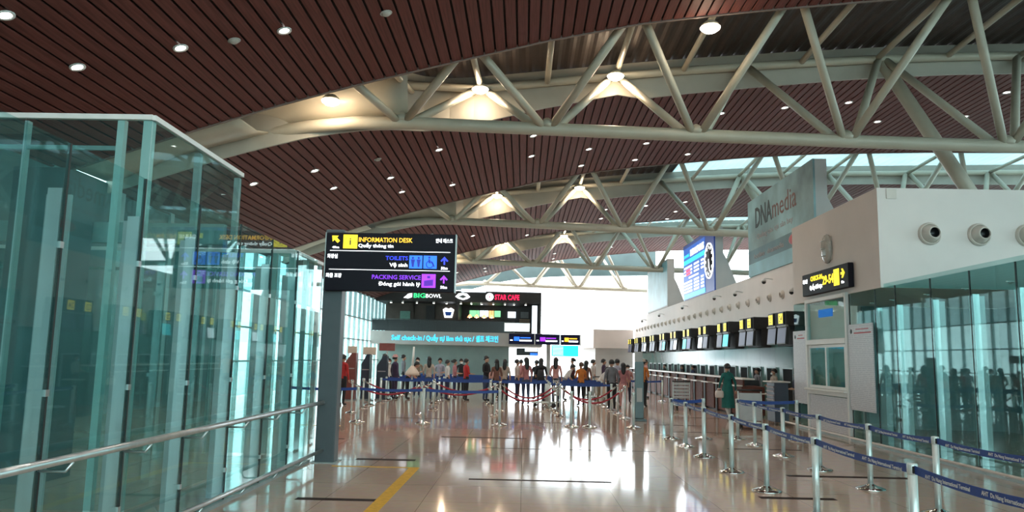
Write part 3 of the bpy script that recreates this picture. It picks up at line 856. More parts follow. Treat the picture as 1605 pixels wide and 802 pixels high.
# desk in front of the corner block with a purple rack
RK = thing('display_rack', 'dark purple slatted brochure rack beside the left printed notice', 'rack', (7.2, 22.7, 0))
MB().cbox(0, .4, -.35, .35, .08, 1.2, .01).build('body', 'kiosk_navy', RK)
for k in range(6): MB().box(-.03, .0, -.33, .33, .45 + k * .12, .49 + k * .12).build('slat', 'ink_grey', RK)
for a in (-.3, .3): MB().tube([(.2, a, .08), (.2, a, 0)], .02, 6).build('leg', 'brushed_steel', RK)
MB().cbox(-.1, .45, -.4, .4, 1.2, 1.24, .008).build('top', 'counter_top', RK)

# ================================================================== BOARDS ON TOP OF THE CHECK-IN WALL
def board(label, cat, name, y0, y1, face):
    b = thing(name, label, cat, (9.5, y0, 5.305))
    w = y1 - y0
    MB().prism([(.03, 0), (.35, 3.2), (.03, 3.2)] if False else [(.03, 0), (1.2, 0), (.62, 1.5), (.42, 1.9), (.42, 3.2), (.03, 3.2)], 'y', 0, w).build('support', 'wall_grey', b)
    MB().box(-.04, .03, 0, w, 0, 3.2).build('face', face, b)
    return b, w
b1, w = board('big teal media billboard standing on the check-in wall', 'billboard', 'billboard', 24.9, 32.3, 'poster_teal')
MB().box(-.05, -.04, 0, w, 0, .52).build('cyan_stripe', 'poster_cyan', b1)
MB().box(-.05, -.04, 0, w, .52, 1.08).build('dark_band', 'poster_band', b1)
MB().ball((-.05, 1.9, .82), .012, .55, .2, 12, 6).build('red_mark', 'print_red', b1)
text('DNA', 1.15, (-.045, w - 1.0, 1.95), FACE_X, 'ink_dark', b1, bold=.02, maxw=2.1)
text('media', 1.1, (-.045, w - 3.15, 1.95), FACE_X, 'ink_brown', b1, maxw=2.6)
text('Quảng cáo tại sân bay', .3, (-.045, w - 1.2, 1.45), FACE_X, 'ink_grey', b1, maxw=4.2)
text('hotline  dnamedia', .3, (-.055, w - .8, .68), FACE_X, 'ink_grey', b1, maxw=3.6)
b2, w = board('tall blue departures board with a round clock on the check-in wall', 'display board', 'departures_board', 38.2, 45.6, 'screen_navy')
MB().box(-.055, -.04, 1.9, w - .1, .05, 3.0).build('screen', 'screen_blue', b2)
MB().box(-.06, -.055, 1.9, w - .1, 2.05, 2.3).build('header_bar', 'screen_cyan', b2)
MB().box(-.06, -.055, 1.9, w - .1, .05, .3).build('footer_bar', 'screen_cyan', b2)
text('DEPARTURES', .5, (-.06, w - 2.0, 2.42), FACE_X, 'led_white', b2, maxw=3.3, bold=.01)
text('DANANG', .25, (-.06, w - .3, 2.45), FACE_X, 'led_cyan', b2, maxw=1.4)
rows = [1.85, 1.65, 1.45, .98, .8, .62, .44]
for k, z in enumerate(rows):
    r_ = MB()
    for (a, c) in [(.3, 2.4), (2.9, 4.1), (4.6, 5.2)]: r_.box(-.062, -.055, w - c, w - a, z - .05, z + .05)
    r_.build('flight_row', 'led_white', b2)
MB().box(-.062, -.055, w - 4.0, w - 1.6, 1.17, 1.26).build('flight_row', 'led_white', b2)
for (z0, z1) in [(1.58, 1.72), (1.38, 1.52)]: MB().box(-.064, -.058, w - 2.0, w - .8, z0, z1).build('gate_mark', 'led_red', b2)
ck = MB().lathe([(.02, -.06), (.86, -.06), (.86, -.04)], (0, 1.0, 1.6), 32, 'x').build('clock_face', 'sign_black', b2)
MB().lathe([(.86, -.04), (.86, -.085), (.93, -.085), (.93, -.04)], (0, 1.0, 1.6), 32, 'x', False).build('clock_ring', 'led_white', ck)
for k in range(12):
    a = 2 * math.pi * k / 12
    M_ = Matrix.Translation((-.07, 1.0 + .7 * math.sin(a), 1.6 + .7 * math.cos(a)))
    MB().box(-.006, .006, -.05, .05, -.07, .07).xf(M_).build('hour_mark', 'led_white', ck)
MB().box(-.008, .0, -.035, .035, -.1, .62).xf(Matrix.Translation((-.075, 1.0, 1.6)) @ Matrix.Rotation(R(160), 4, 'X')).build('minute_hand', 'led_white', ck)
MB().box(-.008, .0, -.04, .04, -.08, .42).xf(Matrix.Translation((-.08, 1.0, 1.6)) @ Matrix.Rotation(R(165), 4, 'X')).build('hour_hand', 'led_white', ck)
b3, w = board('pale blank board farthest along the check-in wall', 'board', 'wall_board', 50.7, 58.9, 'wall_grey')
MB().box(-.05, -.04, .1, w - .1, .1, 3.1).build('sheet', 'poster_cyan', b3)  # cyan colour stands in for a reflection on the plain board

# ================================================================== INFORMATION SIGN ON ITS POST
SP = thing('sign_post', 'tall grey post at the end of the left glass partition', 'post', (-3.2, 12.85, 0))
MB().cbox(-.17, .15, -.14, .14, 0, 3.84, .015).build('shaft', 'post_grey', SP)
MB().box(-.22, .2, -.2, .2, 0, .015).build('foot_plate', 'fin_steel', SP)
IS = thing('information_sign', 'black lit hanging sign with yellow INFORMATION DESK lettering on grey post', 'sign', (-3.31, 12.6, 3.76))
SW, SH = 2.15, .97
MB().cbox(0, SW, -.07, .09, -SH, 0, .012).build('box', 'sign_black', IS)
MB().box(-.015, 0, -.075, .09, -SH, 0).build('side_trim', 'fin_steel', IS)
MB().box(SW, SW + .015, -.075, .09, -SH, 0).build('side_trim', 'fin_steel', IS)
fy = -.0715
def st(s, u0, u1, v1, h, m, bold=.0015):
    """line of lettering from u0 to u1, baseline at v1 below the top edge"""
    text(s, h * 1.42, (u0, fy, -v1), FACE_Y, m, IS, 'LEFT', .002, bold, maxw=(u1 - u0))
def sb(u0, u1, v0, v1, m, name, dep=.004, parent=None):
    return MB().box(u0, u1, fy - dep, fy + .001, -v1, -v0).build(name, m, parent or IS)
def poly(pts, m, name, dep=.004, parent=None):
    return MB().prism([(u, -v) for u, v in pts], 'y', fy - dep, fy).build(name, m, parent or IS)
poly([(.095, .055), (.205, .055), (.175, .085), (.228, .14), (.19, .178), (.137, .125), (.107, .155)], 'led_yellow', 'arrow')
st('40m', .105, .22, .265, .035, 'led_white')
y_ = sb(.285, .52, .035, .265, 'led_yellow', 'pictogram')
MB().lathe([(.088, fy - .006), (.092, fy - .006), (.092, fy - .003), (.088, fy - .003)], (.402, 0, -.15), 24, 'y', False).build('circle', 'ink_dark', y_)
text('i', .17, (.402, fy - .006, -.205), FACE_Y, 'ink_dark', y_, 'CENTER', .001, .003)
st('INFORMATION DESK', .535, 1.43, .15, .075, 'led_amber')
st('Quầy thông tin', .535, 1.12, .24, .055, 'led_white')
st('안내 데스크', 1.82, 2.10, .14, .055, 'led_white')
sb(.07, 2.07, .300, .308, 'led_white', 'divider')
st('화장실', .03, .20, .425, .055, 'led_white')
st('TOILETS', 1.0, 1.37, .445, .065, 'led_blue')
st('Vệ sinh', 1.07, 1.37, .555, .06, 'led_white')
p1 = sb(1.395, 1.61, .365, .58, 'led_sky', 'pictogram')
for u in (1.455, 1.55):
    MB().ball((u, fy - .006, -.405), .018, .002, .018, 10, 6).build('figure_head', 'icon_dark_blue', p1)
    poly([(u - .035, .43), (u + .035, .43), (u + .02, .50), (u + .015, .555), (u - .015, .555), (u - .02, .50)], 'icon_dark_blue', 'figure_body', .006, p1)
p2 = sb(1.63, 1.85, .365, .58, 'led_sky', 'pictogram')
MB().ball((1.725, fy - .006, -.395), .018, .002, .018, 10, 6).build('figure_head', 'icon_dark_blue', p2)
poly([(1.71, .42), (1.735, .42), (1.74, .47), (1.785, .475), (1.82, .545), (1.80, .55), (1.768, .49), (1.715, .49)], 'icon_dark_blue', 'figure_body', .006, p2)
MB().lathe([(.05, fy - .006), (.062, fy - .006), (.062, fy - .004), (.05, fy - .004)], (1.735, 0, -.51), 20, 'y', False).build('wheel', 'icon_dark_blue', p2)
def up_arrow(v, m):
    poly([(1.975, v), (2.04, v + .07), (2.02, v + .088), (1.988, v + .055), (1.988, v + .135), (1.962, v + .135), (1.962, v + .055), (1.93, v + .088), (1.91, v + .07)], m, 'arrow')
up_arrow(.375, 'led_blue')
st('50m', 1.92, 2.03, .59, .045, 'led_white')
sb(.07, 2.07, .612, .620, 'led_white', 'divider')
st('화물 포장', .02, .28, .745, .055, 'led_white')
st('PACKING SERVICE', .78, 1.59, .765, .07, 'led_purple')
st('Đóng gói hành lý', .90, 1.59, .87, .06, 'led_white')
p3 = sb(1.61, 1.84, .67, .895, 'led_violet', 'pictogram')
poly([(1.65, .78), (1.80, .76), (1.80, .86), (1.65, .87)], 'icon_dark_violet', 'suitcase', .006, p3)
poly([(1.70, .70), (1.75, .70), (1.75, .74), (1.70, .74)], 'icon_dark_violet', 'suitcase_handle', .006, p3)
up_arrow(.685, 'led_violet')
st('50m', 1.92, 2.03, .905, .045, 'led_white')

# ================================================================== MEZZANINE WITH SHOPS
MY = 58.0
mz = MB().box(XL, 1.4, MY, MY + 8, 2.62, 3.6).build('mezzanine_slab', 'slab_grey'); tag(mz, kind='structure')
tag(MB().box(XL, -1.15, MY + 3.0, MY + 3.2, 0, 2.62).build('wall_under_mezzanine', 'backwall_green'), kind='structure')
tag(MB().box(XL, 1.4, MY + 6, MY + 6.15, 3.6, 6.9).build('wall_shop_back', 'shop_brown'), kind='structure')
tag(MB().box(1.75, 2.05, MY + 1.2, MY + 1.6, 0, 3.6).build('column', 'wall_grey'), kind='structure')
FS = thing('fascia_lettering', 'cyan lit self check-in lettering along the grey mezzanine edge', 'sign', (-10.0, MY, 3.1))
for (s_, u0, w_) in [('Self check-in', 0, 2.29), ('/', 2.40, .14), ('Quầy tự làm thủ tục', 2.62, 3.40), ('/', 6.12, .14), ('셀프 체크인', 6.37, 1.68)]:
    text(s_, .52, (u0, -.03, -.17), FACE_Y, 'led_cyan', FS, 'LEFT', .015, .008, maxw=w_)
MB().box(-.05, 8.1, -.012, -.0, -.27, -.25).build('mounting_rail', 'slab_grey', FS)
BL = thing('balustrade', 'dark glass balustrade along the mezzanine edge under the shops', 'balustrade', (XL, MY + .1, 3.6))
for k in range(9):
    a = k * 1.2 + .1
    MB().box(a, a + 1.16, -.01, .01, .02, .85).build('panel', 'rail_dark', BL)
MB().tube([(0.05, 0, .9), (10.9, 0, .9)], .03, 8).build('top_rail', 'rail_dark', BL)
for k in range(10): MB().box(k * 1.2 + .06, k * 1.2 + .1, -.025, .025, 0, .9).build('baluster', 'rail_dark', BL)
def sh(parent, x0, x1, y0, y1, z0, z1, m, name):
    px = parent.location
    return MB().box(x0 - px[0], x1 - px[0], MY + y0 - px[1], MY + y1 - px[1], z0 - px[2], z1 - px[2]).build(name, m, parent)
S1 = thing('shop_front', 'dark bowl shop front with green lettering at the left of the mezzanine', 'shop', (-8.0, MY + 3, 3.6))
sh(S1, -11.5, -5.35, 1.0, 6.0, 5.95, 6.85, 'shop_dark', 'fascia')
sh(S1, -11.0, -8.9, 3.4, 3.5, 3.6, 5.95, 'shop_brown', 'wall_panel')
sh(S1, -9.95, -9.15, 3.3, 3.4, 3.6, 5.3, 'shop_green', 'door')
sh(S1, -8.75, -5.45, 3.6, 3.7, 3.6, 5.95, 'shop_brown', 'wall_panel')
sh(S1, -7.9, -7.2, 3.5, 3.58, 4.3, 5.8, 'shop_dark', 'window')
text('BIG', .48, (-8.6 + 8, -2.06, 2.62), FACE_Y, 'led_green', S1, bold=.012, maxw=.9)
text('BOWL', .42, (-7.65 + 8, -2.06, 2.63), FACE_Y, 'led_white', S1, maxw=1.2)
MB().prism([(-1.35, 2.6), (-1.0, 2.55), (-.7, 2.65), (-.7, 2.95), (-1.0, 2.9), (-1.15, 2.75)], 'y', -2.1, -2.0).build('logo', 'led_white', S1)
MB().prism([(1.45, 1.9), (1.6, 1.25), (2.2, 1.25), (2.35, 1.9), (2.1, 2.05), (1.9, 1.95), (1.7, 2.05)], 'y', .5, .58).build('wall_crest', 'led_white', S1)
MB().prism([(1.62, 1.72), (1.7, 1.4), (2.1, 1.4), (2.18, 1.72)], 'y', .47, .5).build('wall_crest_field', 'screen_navy', S1)
S2 = thing('shop_front', 'dark cafe shop front with red lettering at the right of the mezzanine', 'shop', (-2.0, MY + 3, 3.6))
sh(S2, -5.3, 1.3, 1.0, 6.0, 5.95, 6.8, 'shop_dark', 'fascia')
sh(S2, -5.28, -5.1, 1.2, 5.9, 3.6, 5.95, 'shop_dark', 'side_wall')
sh(S2, -5.1, 1.2, 5.0, 5.1, 3.6, 5.95, 'shop_dark', 'back_wall')
sh(S2, -4.5, -3.7, 4.8, 4.95, 5.05, 5.55, 'menu_green', 'menu_box')
sh(S2, -3.65, -2.95, 4.8, 4.95, 5.05, 5.55, 'screen_white', 'menu_box')
sh(S2, -2.9, -2.5, 4.8, 4.95, 5.05, 5.55, 'menu_orange', 'menu_box')
sh(S2, -2.45, -1.95, 4.8, 4.95, 5.05, 5.55, 'menu_green', 'menu_box')
sh(S2, -1.35, -.7, 4.8, 4.95, 5.0, 5.5, 'screen_white', 'menu_box')
sh(S2, -.3, .35, 4.8, 4.95, 5.0, 5.5, 'plastic_grey', 'menu_box')
for z in (4.5, 4.65, 4.8): sh(S2, -.4, .45, 4.7, 4.9, z, z + .09, 'shop_wood', 'shelf')
sh(S2, -4.9, -1.6, 3.0, 3.6, 3.6, 4.55, 'shop_dark', 'counter')
sh(S2, .6, 1.0, 1.4, 1.5, 3.6, 5.8, 'screen_white', 'light_panel')
sh(S2, 1.15, 1.3, 1.0, 6.0, 3.6, 5.95, 'shop_dark', 'side_wall')
text('STAR CAFE', .55, (-.3, -2.06, 2.58), FACE_Y, 'led_red', S2, bold=.015, maxw=1.9)
MB().lathe([(.01, -2.06), (.3, -2.06), (.3, -2.0)], (-.7, 0, 2.78), 24, 'y').build('round_logo', 'led_white', S2)
MB().lathe([(.01, -2.07), (.06, -2.07), (.06, -2.06)], (-.7, 0, 2.78), 12, 'y').build('round_logo_dot', 'led_red', S2)
MB().prism([(-3.35, 2.75), (-3.1, 2.6), (-2.75, 2.5), (-2.4, 2.6), (-2.2, 2.75), (-2.45, 3.0), (-2.75, 3.05), (-3.1, 3.0)], 'y', -2.1, -2.0).build('crest', 'led_white', S2)
MB().box(-2.9, -1.0, -2.06, -2.0, 3.12, 3.36).build('light_band', 'screen_white', S2)
MB().prism([(-3.1, 2.75), (-2.75, 2.62), (-2.45, 2.75), (-2.75, 2.9)], 'y', -2.12, -2.1).build('crest_field', 'plastic_grey', S2)
SX = thing('wall_screen', 'pale glowing screen on the mezzanine edge above the blue direction signs', 'screen', (-1.5, MY - .05, 3.7))
MB().cbox(0, 1.95, -.05, .08, 0, .68, .015).build('frame', 'paint_white', SX)
MB().box(.05, 1.9, -.056, -.05, .05, .63).build('display', 'screen_white', SX)
for q, x in enumerate([-4.35, -3.8, -3.2, -2.6]):
    pl = thing('pendant_lamp', 'glowing orange pendant lamp in the cafe, %s from the left' % ORD[q], 'lamp', (x, MY + 3.2, 4.9), 0, 'pendant lamps in the cafe')
    MB().lathe([(.03, .22), (.1, .16), (.2, 0), (.19, -.02)], n=12, cap=False).build('shade', 'pendant_orange', pl)
    MB().tube([(0, 0, .2), (0, 0, 1.05)], .01, 5).build('cord', 'plastic_black', pl)
    MB().ball((0, 0, .02), .07).build('bulb', 'lamp_white', pl)
for q, x in enumerate([-10.3, -9.4, -8.3, -7.0, -6.0, -4.9, -4.1, -3.3, -2.4, -1.5, -.8, .1]):
    spt = thing('spotlight', 'tiny white spotlight under the dark shop fascia, %s from the left' % ORD[q], 'spotlight', (x, MY + .95, 5.85), 0, 'spotlights under the shop fascia')
    MB().lathe([(.04, .1), (.08, .08), (.09, -.05), (.085, -.06)], n=10).build('body', 'paint_white', spt)
    MB().lathe([(.01, -.075), (.075, -.065)], n=10).build('lens', 'lamp_white', spt)
HB = [('blue lit direction sign below the mezzanine, leftmost of three', -1.12, .78, 'led_sky'), ('violet lettered direction sign below the mezzanine, middle of three', .86, 2.68, 'led_violet'), ('direction sign with yellow pictogram beside the white far block', 2.76, 4.2, 'led_amber')]
for (lab, x0, x1, m) in HB:
    h = thing('hanging_sign', lab, 'sign', (x0, MY - .25, 2.78), 0, 'hanging direction signs')
    w = x1 - x0
    MB().cbox(0, w, -.06, .06, 0, .78, .015).build('box', 'sign_navy', h)
    MB().box(w * .2, w * .42, -.066, -.06, .25, .55).build('pictogram', m, h)
    MB().box(w * .45, w * .85, -.066, -.06, .44, .52).build('lettering_line', m, h)
    MB().box(w * .42, w * .9, -.066, -.06, .22, .33).build('lettering_line', 'led_white', h)
    MB().box(w * .05, w * .15, -.066, -.06, .25, .33).build('arrow', 'led_white', h)
    MB().box(w + .01, w + .07, -.07, .06, -.02, .8).build('post', 'paint_white', h)
    for u in (w * .2, w * .8): MB().tube([(u, 0, .78), (u, 0, 1.1), (u, .28, 1.1)], .015, 6).build('hanger', 'brushed_steel', h)
HS = thing('hanging_screen', 'dark hanging display with pink and blue image under the direction signs', 'screen', (-.55, MY + .6, 1.95))
MB().cbox(0, 1.65, -.05, .05, 0, .55, .01).build('frame', 'plastic_black', HS)
MB().box(.65, 1.6, -.056, -.05, .3, .52).build('image_strip', 'screen_white', HS)
MB().box(1.05, 1.6, -.056, -.05, .03, .2).build('image_strip', 'led_sky', HS)
for u in (.4, 1.2): MB().tube([(u, 0, .55), (u, 0, .7)], .015, 6).build('hanger', 'brushed_steel', HS)
TB = thing('timetable_screen', 'cyan timetable screen behind the crowd beside the far white block', 'screen', (2.2, MY + 2.5, 1.95))
MB().cbox(0, 2.1, -.05, .05, 0, .85, .01).build('frame', 'screen_cyan', TB)
for k in range(6): MB().box(.08, .9, -.056, -.05, .1 + k * .12, .15 + k * .12).build('line', 'screen_white', TB)
for u in (.2, 1.9): MB().tube([(u, 0, 0), (u, 0, -1.95)], .03, 6).build('leg', 'brushed_steel', TB)

# ================================================================== QUEUE POSTS, BELTS, ROPES
PB = MB().lathe([(.198, 0), (.202, .01), (.195, .02), (.15, .036), (.088, .054), (.055, .07), (.044, .08)], n=24).mesh('base', 'chrome')
PP = MB().lathe([(.038, .06), (.038, .84)], n=14).mesh('pole', 'pole_steel')
PH = MB().lathe([(.038, .82), (.044, .83), (.044, .905), (.04, .915), (.01, .92)], n=14).mesh('belt_head', 'pole_steel')
PC = MB().cbox(-.02, .02, -.047, .047, .83, .90, .008).mesh('belt_clip', 'plastic_black')
def belt_post(x, y, label, group='belt posts', to=None, writing=False, rz=0):
    p = thing('belt_post', label, 'queue post', (x, y, 0), 0, group)
    link(PB, 'base', p); link(PP, 'pole', p); link(PH, 'belt_head', p)
    link(PC, 'belt_clip', p, rot=(0, 0, rz))
    if to:
        dx, dy = to[0] - x, to[1] - y
        Ln = math.hypot(dx, dy); a = math.atan2(dy, dx)
        n = 8; h = .036
        rings = []
        for k in range(n + 1):
            u = .04 + (Ln - .08) * k / n
            z = .866 - .03 * 4 * (k / n) * (1 - k / n)
            rings.append([(u, -.0025, z - h), (u, .0025, z - h), (u, .0025, z + h), (u, -.0025, z + h)])
        b = MB().loft(rings, True, True, False).build('belt', 'belt_blue', p)
        b.rotation_euler = (0, 0, a)
        if writing:
            # lettering on both faces of the belt, with a small swoosh mark before it
            for f in ((0, -1) if writing == 2 else (0,)):
                for c in (.30, .74):
                    z = .866 - .03 * 4 * c * (1 - c) - .018
                    side = -.0045 if f == 0 else .0045
                    rot = FACE_Y if f == 0 else (R(90), 0, R(180))
                    text('AHT  Da Nang International Terminal', .046, (Ln * c, side, z), rot, 'paint_white', b, 'CENTER', .0005, .0006, maxw=Ln * .36)
    return p
lane_a = [(3.38, y) for y in (5.05, 6.86, 9.1, 10.92, 12.7, 14.6, 16.22, 17.76)]
for q, (x, y) in enumerate(lane_a):
    nx = lane_a[q - 1] if q else None
    belt_post(x, y, ('steel belt post in the outer lane row, %s seen from the camera' % ORD[q - 1]) if q else 'steel belt post past the right picture edge in the outer lane row', 'posts of the right queue lane', nx, writing=1, rz=R(0))
lane_b = [(4.97, y) for y in (7.6, 9.5, 11.3, 13.18, 14.98, 16.79, 18.11)]
for q, (x, y) in enumerate(lane_b):
    nx = lane_b[q - 1] if q else None
    belt_post(x, y, ('steel belt post in the lane row beside the glass, %s seen from the camera' % ORD[q - 1]) if q else 'steel belt post past the right picture edge in the row beside the glass', 'posts of the right queue lane', nx, writing=1)
belt_post(6.34, 18.12, 'steel belt post in front of the left printed notice', 'posts of the right queue lane', (4.97, 18.11), rz=R(90))
belt_post(4.15, 17.95, 'steel belt post closing the far end of the right lane', 'posts of the right queue lane', (3.38, 17.76), rz=R(90))
belt_post(6.07, 33.9, 'lone belt post in front of the far counters', 'posts of the right queue lane', (4.4, 33.9), rz=R(90))
fr = [(-6.3, 20.4), (-4.33, 20.4), (-2.6, 20.4), (-.6, 20.4)]
for q, (x, y) in enumerate(fr):
    belt_post(x, y, 'front belt post before the red ropes, %s from the grey sign post' % ORD[q], 'front row of belt posts', fr[q - 1] if q else None, rz=R(90))
for q, (x, lab) in enumerate([(1.28, 'beltless steel post in the white floor glare, left of its pair'), (1.76, 'beltless steel post in the white floor glare, right of its pair'), (2.9, 'front steel post just before the tall grey totem')]):
    belt_post(x, 20.42, lab, 'front row of belt posts', rz=R(90))
n_ = 0
for r_, y in enumerate([27.3, 28.9, 30.6, 32.4, 34.3, 36.3, 38.6]):
    xs = [-5.4 + (.1 * (r_ % 2)), -3.3, -1.2, .95, 3.1]
    for q, x in enumerate(xs):
        if r_ == 0 and q in (1, 2): 
            continue
        nx = (xs[q - 1], y) if (q and not (r_ == 0 and q == 3)) else None
        belt_post(x, y, 'belt post in the crowded maze, %s row from the front, %s post from the left' % (ORD[r_], ORD[q]), 'belt posts of the crowded maze', nx, rz=R(90))
# rope posts with ball tops and sagging red velvet ropes
RB = MB().lathe([(.17, 0), (.172, .01), (.16, .02), (.1, .04), (.05, .06), (.035, .08)], n=20).mesh('base', 'chrome')
RP = MB().lathe([(.028, .07), (.028, .88)], n=12).mesh('pole', 'pole_steel')
RT = MB().lathe([(.028, .87), (.05, .885), (.05, .90), (.025, .91), (.045, .93), (.05, .955), (.035, .985), (.008, .995)], n=14).mesh('finial', 'chrome')
rows = [[(-5.2, 23.6), (-3.07, 23.6), (-.85, 23.6), (1.15, 23.9), (3.1, 23.6)], [(-5.3, 25.75), (-2.95, 25.7), (-.75, 25.7), (1.12, 25.75), (3.13, 25.7)]]
for r_, row in enumerate(rows):
    rn = ['front', 'back'][r_]
    for q, (x, y) in enumerate(row):
        p = thing('rope_post', 'chrome rope post in the %s rope row, %s from the left' % (rn, ORD[q]), 'queue post', (x, y, 0), 0, 'chrome rope posts')
        link(RB, 'base', p); link(RP, 'pole', p); link(RT, 'finial', p)
    for q in range(4):
        a, b = Vector((*row[q], .87)), Vector((*row[q + 1], .87))
        d = (b - a).normalized()
        a = a + d * .07; b = b - d * .07
        sag = [.30, .27, .42, .44][q]
        pts = [a.lerp(b, k / 16) - Vector((0, 0, sag * 4 * (k / 16) * (1 - k / 16))) for k in range(17)]
        o = Vector((a.x, a.y, 0))
        rp = thing('velvet_rope', 'sagging red velvet rope in the %s rope row, %s from the left' % (rn, ORD[q]), 'rope', o, 0, 'red velvet ropes')
        MB().tube([p - o for p in pts[1:-1]], .026, 8).build('cord', 'rope_red', rp)
        MB().tube([pts[0] - o, pts[1] - o], .03, 8).build('hook', 'chrome', rp)
        MB().tube([pts[-2] - o, pts[-1] - o], .03, 8).build('hook', 'chrome', rp)

# ================================================================== TOTEM, KIOSKS, SIGN POLES
TT = thing('queue_totem', 'tall slate totem with pale top standing at the end of the red ropes', 'totem', (3.42, 22.9, 0))
MB().cbox(-.13, .13, -.05, .05, .06, 1.72, .015).build('panel', 'totem_teal', TT)
MB().cbox(-.13, .10, -.052, .052, 1.70, 2.0, .015).build('cap', 'wall_grey', TT)
MB().cbox(-.2, .2, -.17, .17, 0, .06, .015).build('base', 'totem_teal', TT)
MB().box(-.08, .08, -.056, -.05, .55, .95).build('notice', 'wall_grey', TT)
def kiosk(label, x, y, w, m, h, top):
    k = thing('check_in_kiosk', label, 'kiosk', (x, y, 0), 0, 'self check-in kiosks')
    MB().prism([(-w / 2, .05), (w / 2, .05), (w / 2, h), (w * .1, h), (-w / 2, h - .38)], 'y', -.16, .2).build('body', m, k)
    MB().box(-w / 2 - .03, w / 2 + .03, -.2, .24, 0, .05).build('base', 'plastic_grey', k)
    MB().box(-w * .4, w * .4, -.168, -.16, h - .62, h - .58).build('stripe', 'ink_grey', k)
    MB().box(-w * .35, w * .35, -.168, -.16, h - .95, h - .68).build('keypad', m, k)
    if top:
        MB().cbox(top[0], top[1], -.03, .03, h - .02, h + top[2], .01).build('header', 'kiosk_cream', k)
    return k
kiosk('maroon check-in kiosk with cream header near the left glass wall', -6.7, 30.0, .42, 'kiosk_maroon', 1.82, (-.16, .2, .26))
kiosk('dark navy check-in kiosk with wide cream header beside a teal pole', -6.18, 30.4, .34, 'kiosk_navy', 1.78, (-.16, .36, .28))
kiosk('dark navy check-in kiosk right of the teal pole', -5.62, 30.8, .40, 'kiosk_navy', 1.72, None)
TP = thing('teal_pole', 'slim teal pole between the two dark check-in kiosks', 'pole', (-5.93, 30.0, 0))
MB().tube([(0, 0, .02), (0, 0, 1.75)], .05, 10).build('pole', 'totem_teal', TP)
MB().lathe([(.16, 0), (.16, .02), (.06, .04)], n=14).build('base', 'totem_teal', TP)
RS = thing('red_sign', 'dark red sign board on a pole above the kiosks', 'sign', (-6.0, 33.8, 0))
MB().cbox(-.35, .35, -.03, .03, 1.95, 2.28, .01).build('board', 'kiosk_maroon', RS)
MB().tube([(0, .02, 0), (0, .02, 2.0)], .03, 8).build('pole', 'brushed_steel', RS)
MB().lathe([(.2, 0), (.2, .02), (.05, .04)], n=14).build('base', 'plastic_grey', RS)
WP = thing('pole_sign', 'white slender pole with orange cone skirt in the crowd', 'pole', (-4.25, 29.6, 0))
MB().tube([(0, 0, 1.3), (.03, 0, 2.1)], [.05, .035], 10).build('pole', 'paint_white', WP)
MB().lathe([(.28, 1.02), (.26, 1.12), (.14, 1.28), (.05, 1.38)], n=16).build('skirt', 'kiosk_cream', WP)
MB().tube([(0, 0, 0), (0, 0, 1.1)], .03, 8).build('stem', 'brushed_steel', WP)

# ================================================================== LUGGAGE TROLLEYS
def trolley(label, x, y, rz, solid=True, pm='trolley_grey'):
    t = thing('luggage_trolley', label, 'trolley', (x, y, 0), rz, 'luggage trolleys')
    for s in (-.3, .3):
        MB().tube([(s, -.05, .18), (s, -.02, .6), (s, .0, 1.02)], .02, 8).build('upright', 'pole_steel', t)
        MB().tube([(s, -.05, .18), (s * .8, .85, .16)], .02, 8).build('side_rail', 'pole_steel', t)
        wh = MB().lathe([(.02, -.025), (.08, -.025), (.09, -.01), (.09, .01), (.08, .025), (.02, .025)], (s, -.02, .09), 14, 'x').build('wheel', 'rubber', t)
    MB().lathe([(.02, -.025), (.07, -.02), (.075, 0), (.07, .02), (.02, .025)], (0, .8, .075), 14, 'x').build('wheel', 'rubber', t)
    MB().tube([(-.33, -.02, 1.03), (.33, -.02, 1.03)], .025, 8).build('handle', 'plastic_black', t)
    if solid:
        MB().cbox(-.29, .29, -.04, -.01, .24, .96, .01).build('panel', pm, t)
    else:
        for k in range(5):
            MB().cbox(-.29, .29, -.04, -.015, .42 + k * .12, .505 + k * .12, .008).build('slat', pm, t)
    MB().cbox(-.24, .24, 0, .82, .15, .19, .008).build('deck', 'pole_steel', t)
    return t
trolley('luggage trolley with large pale back panel beside the teal dress', 5.98, 20.6, 0, True)
trolley('luggage trolley with slatted grey back before the counters', 5.75, 28.3, 0, False)
trolley('luggage trolley among the crowd under the orange jacket', 3.35, 33.2, .3, True, 'kiosk_cream')
trolley('luggage trolley behind the third red rope', 1.2, 28.2, 1.2, False)

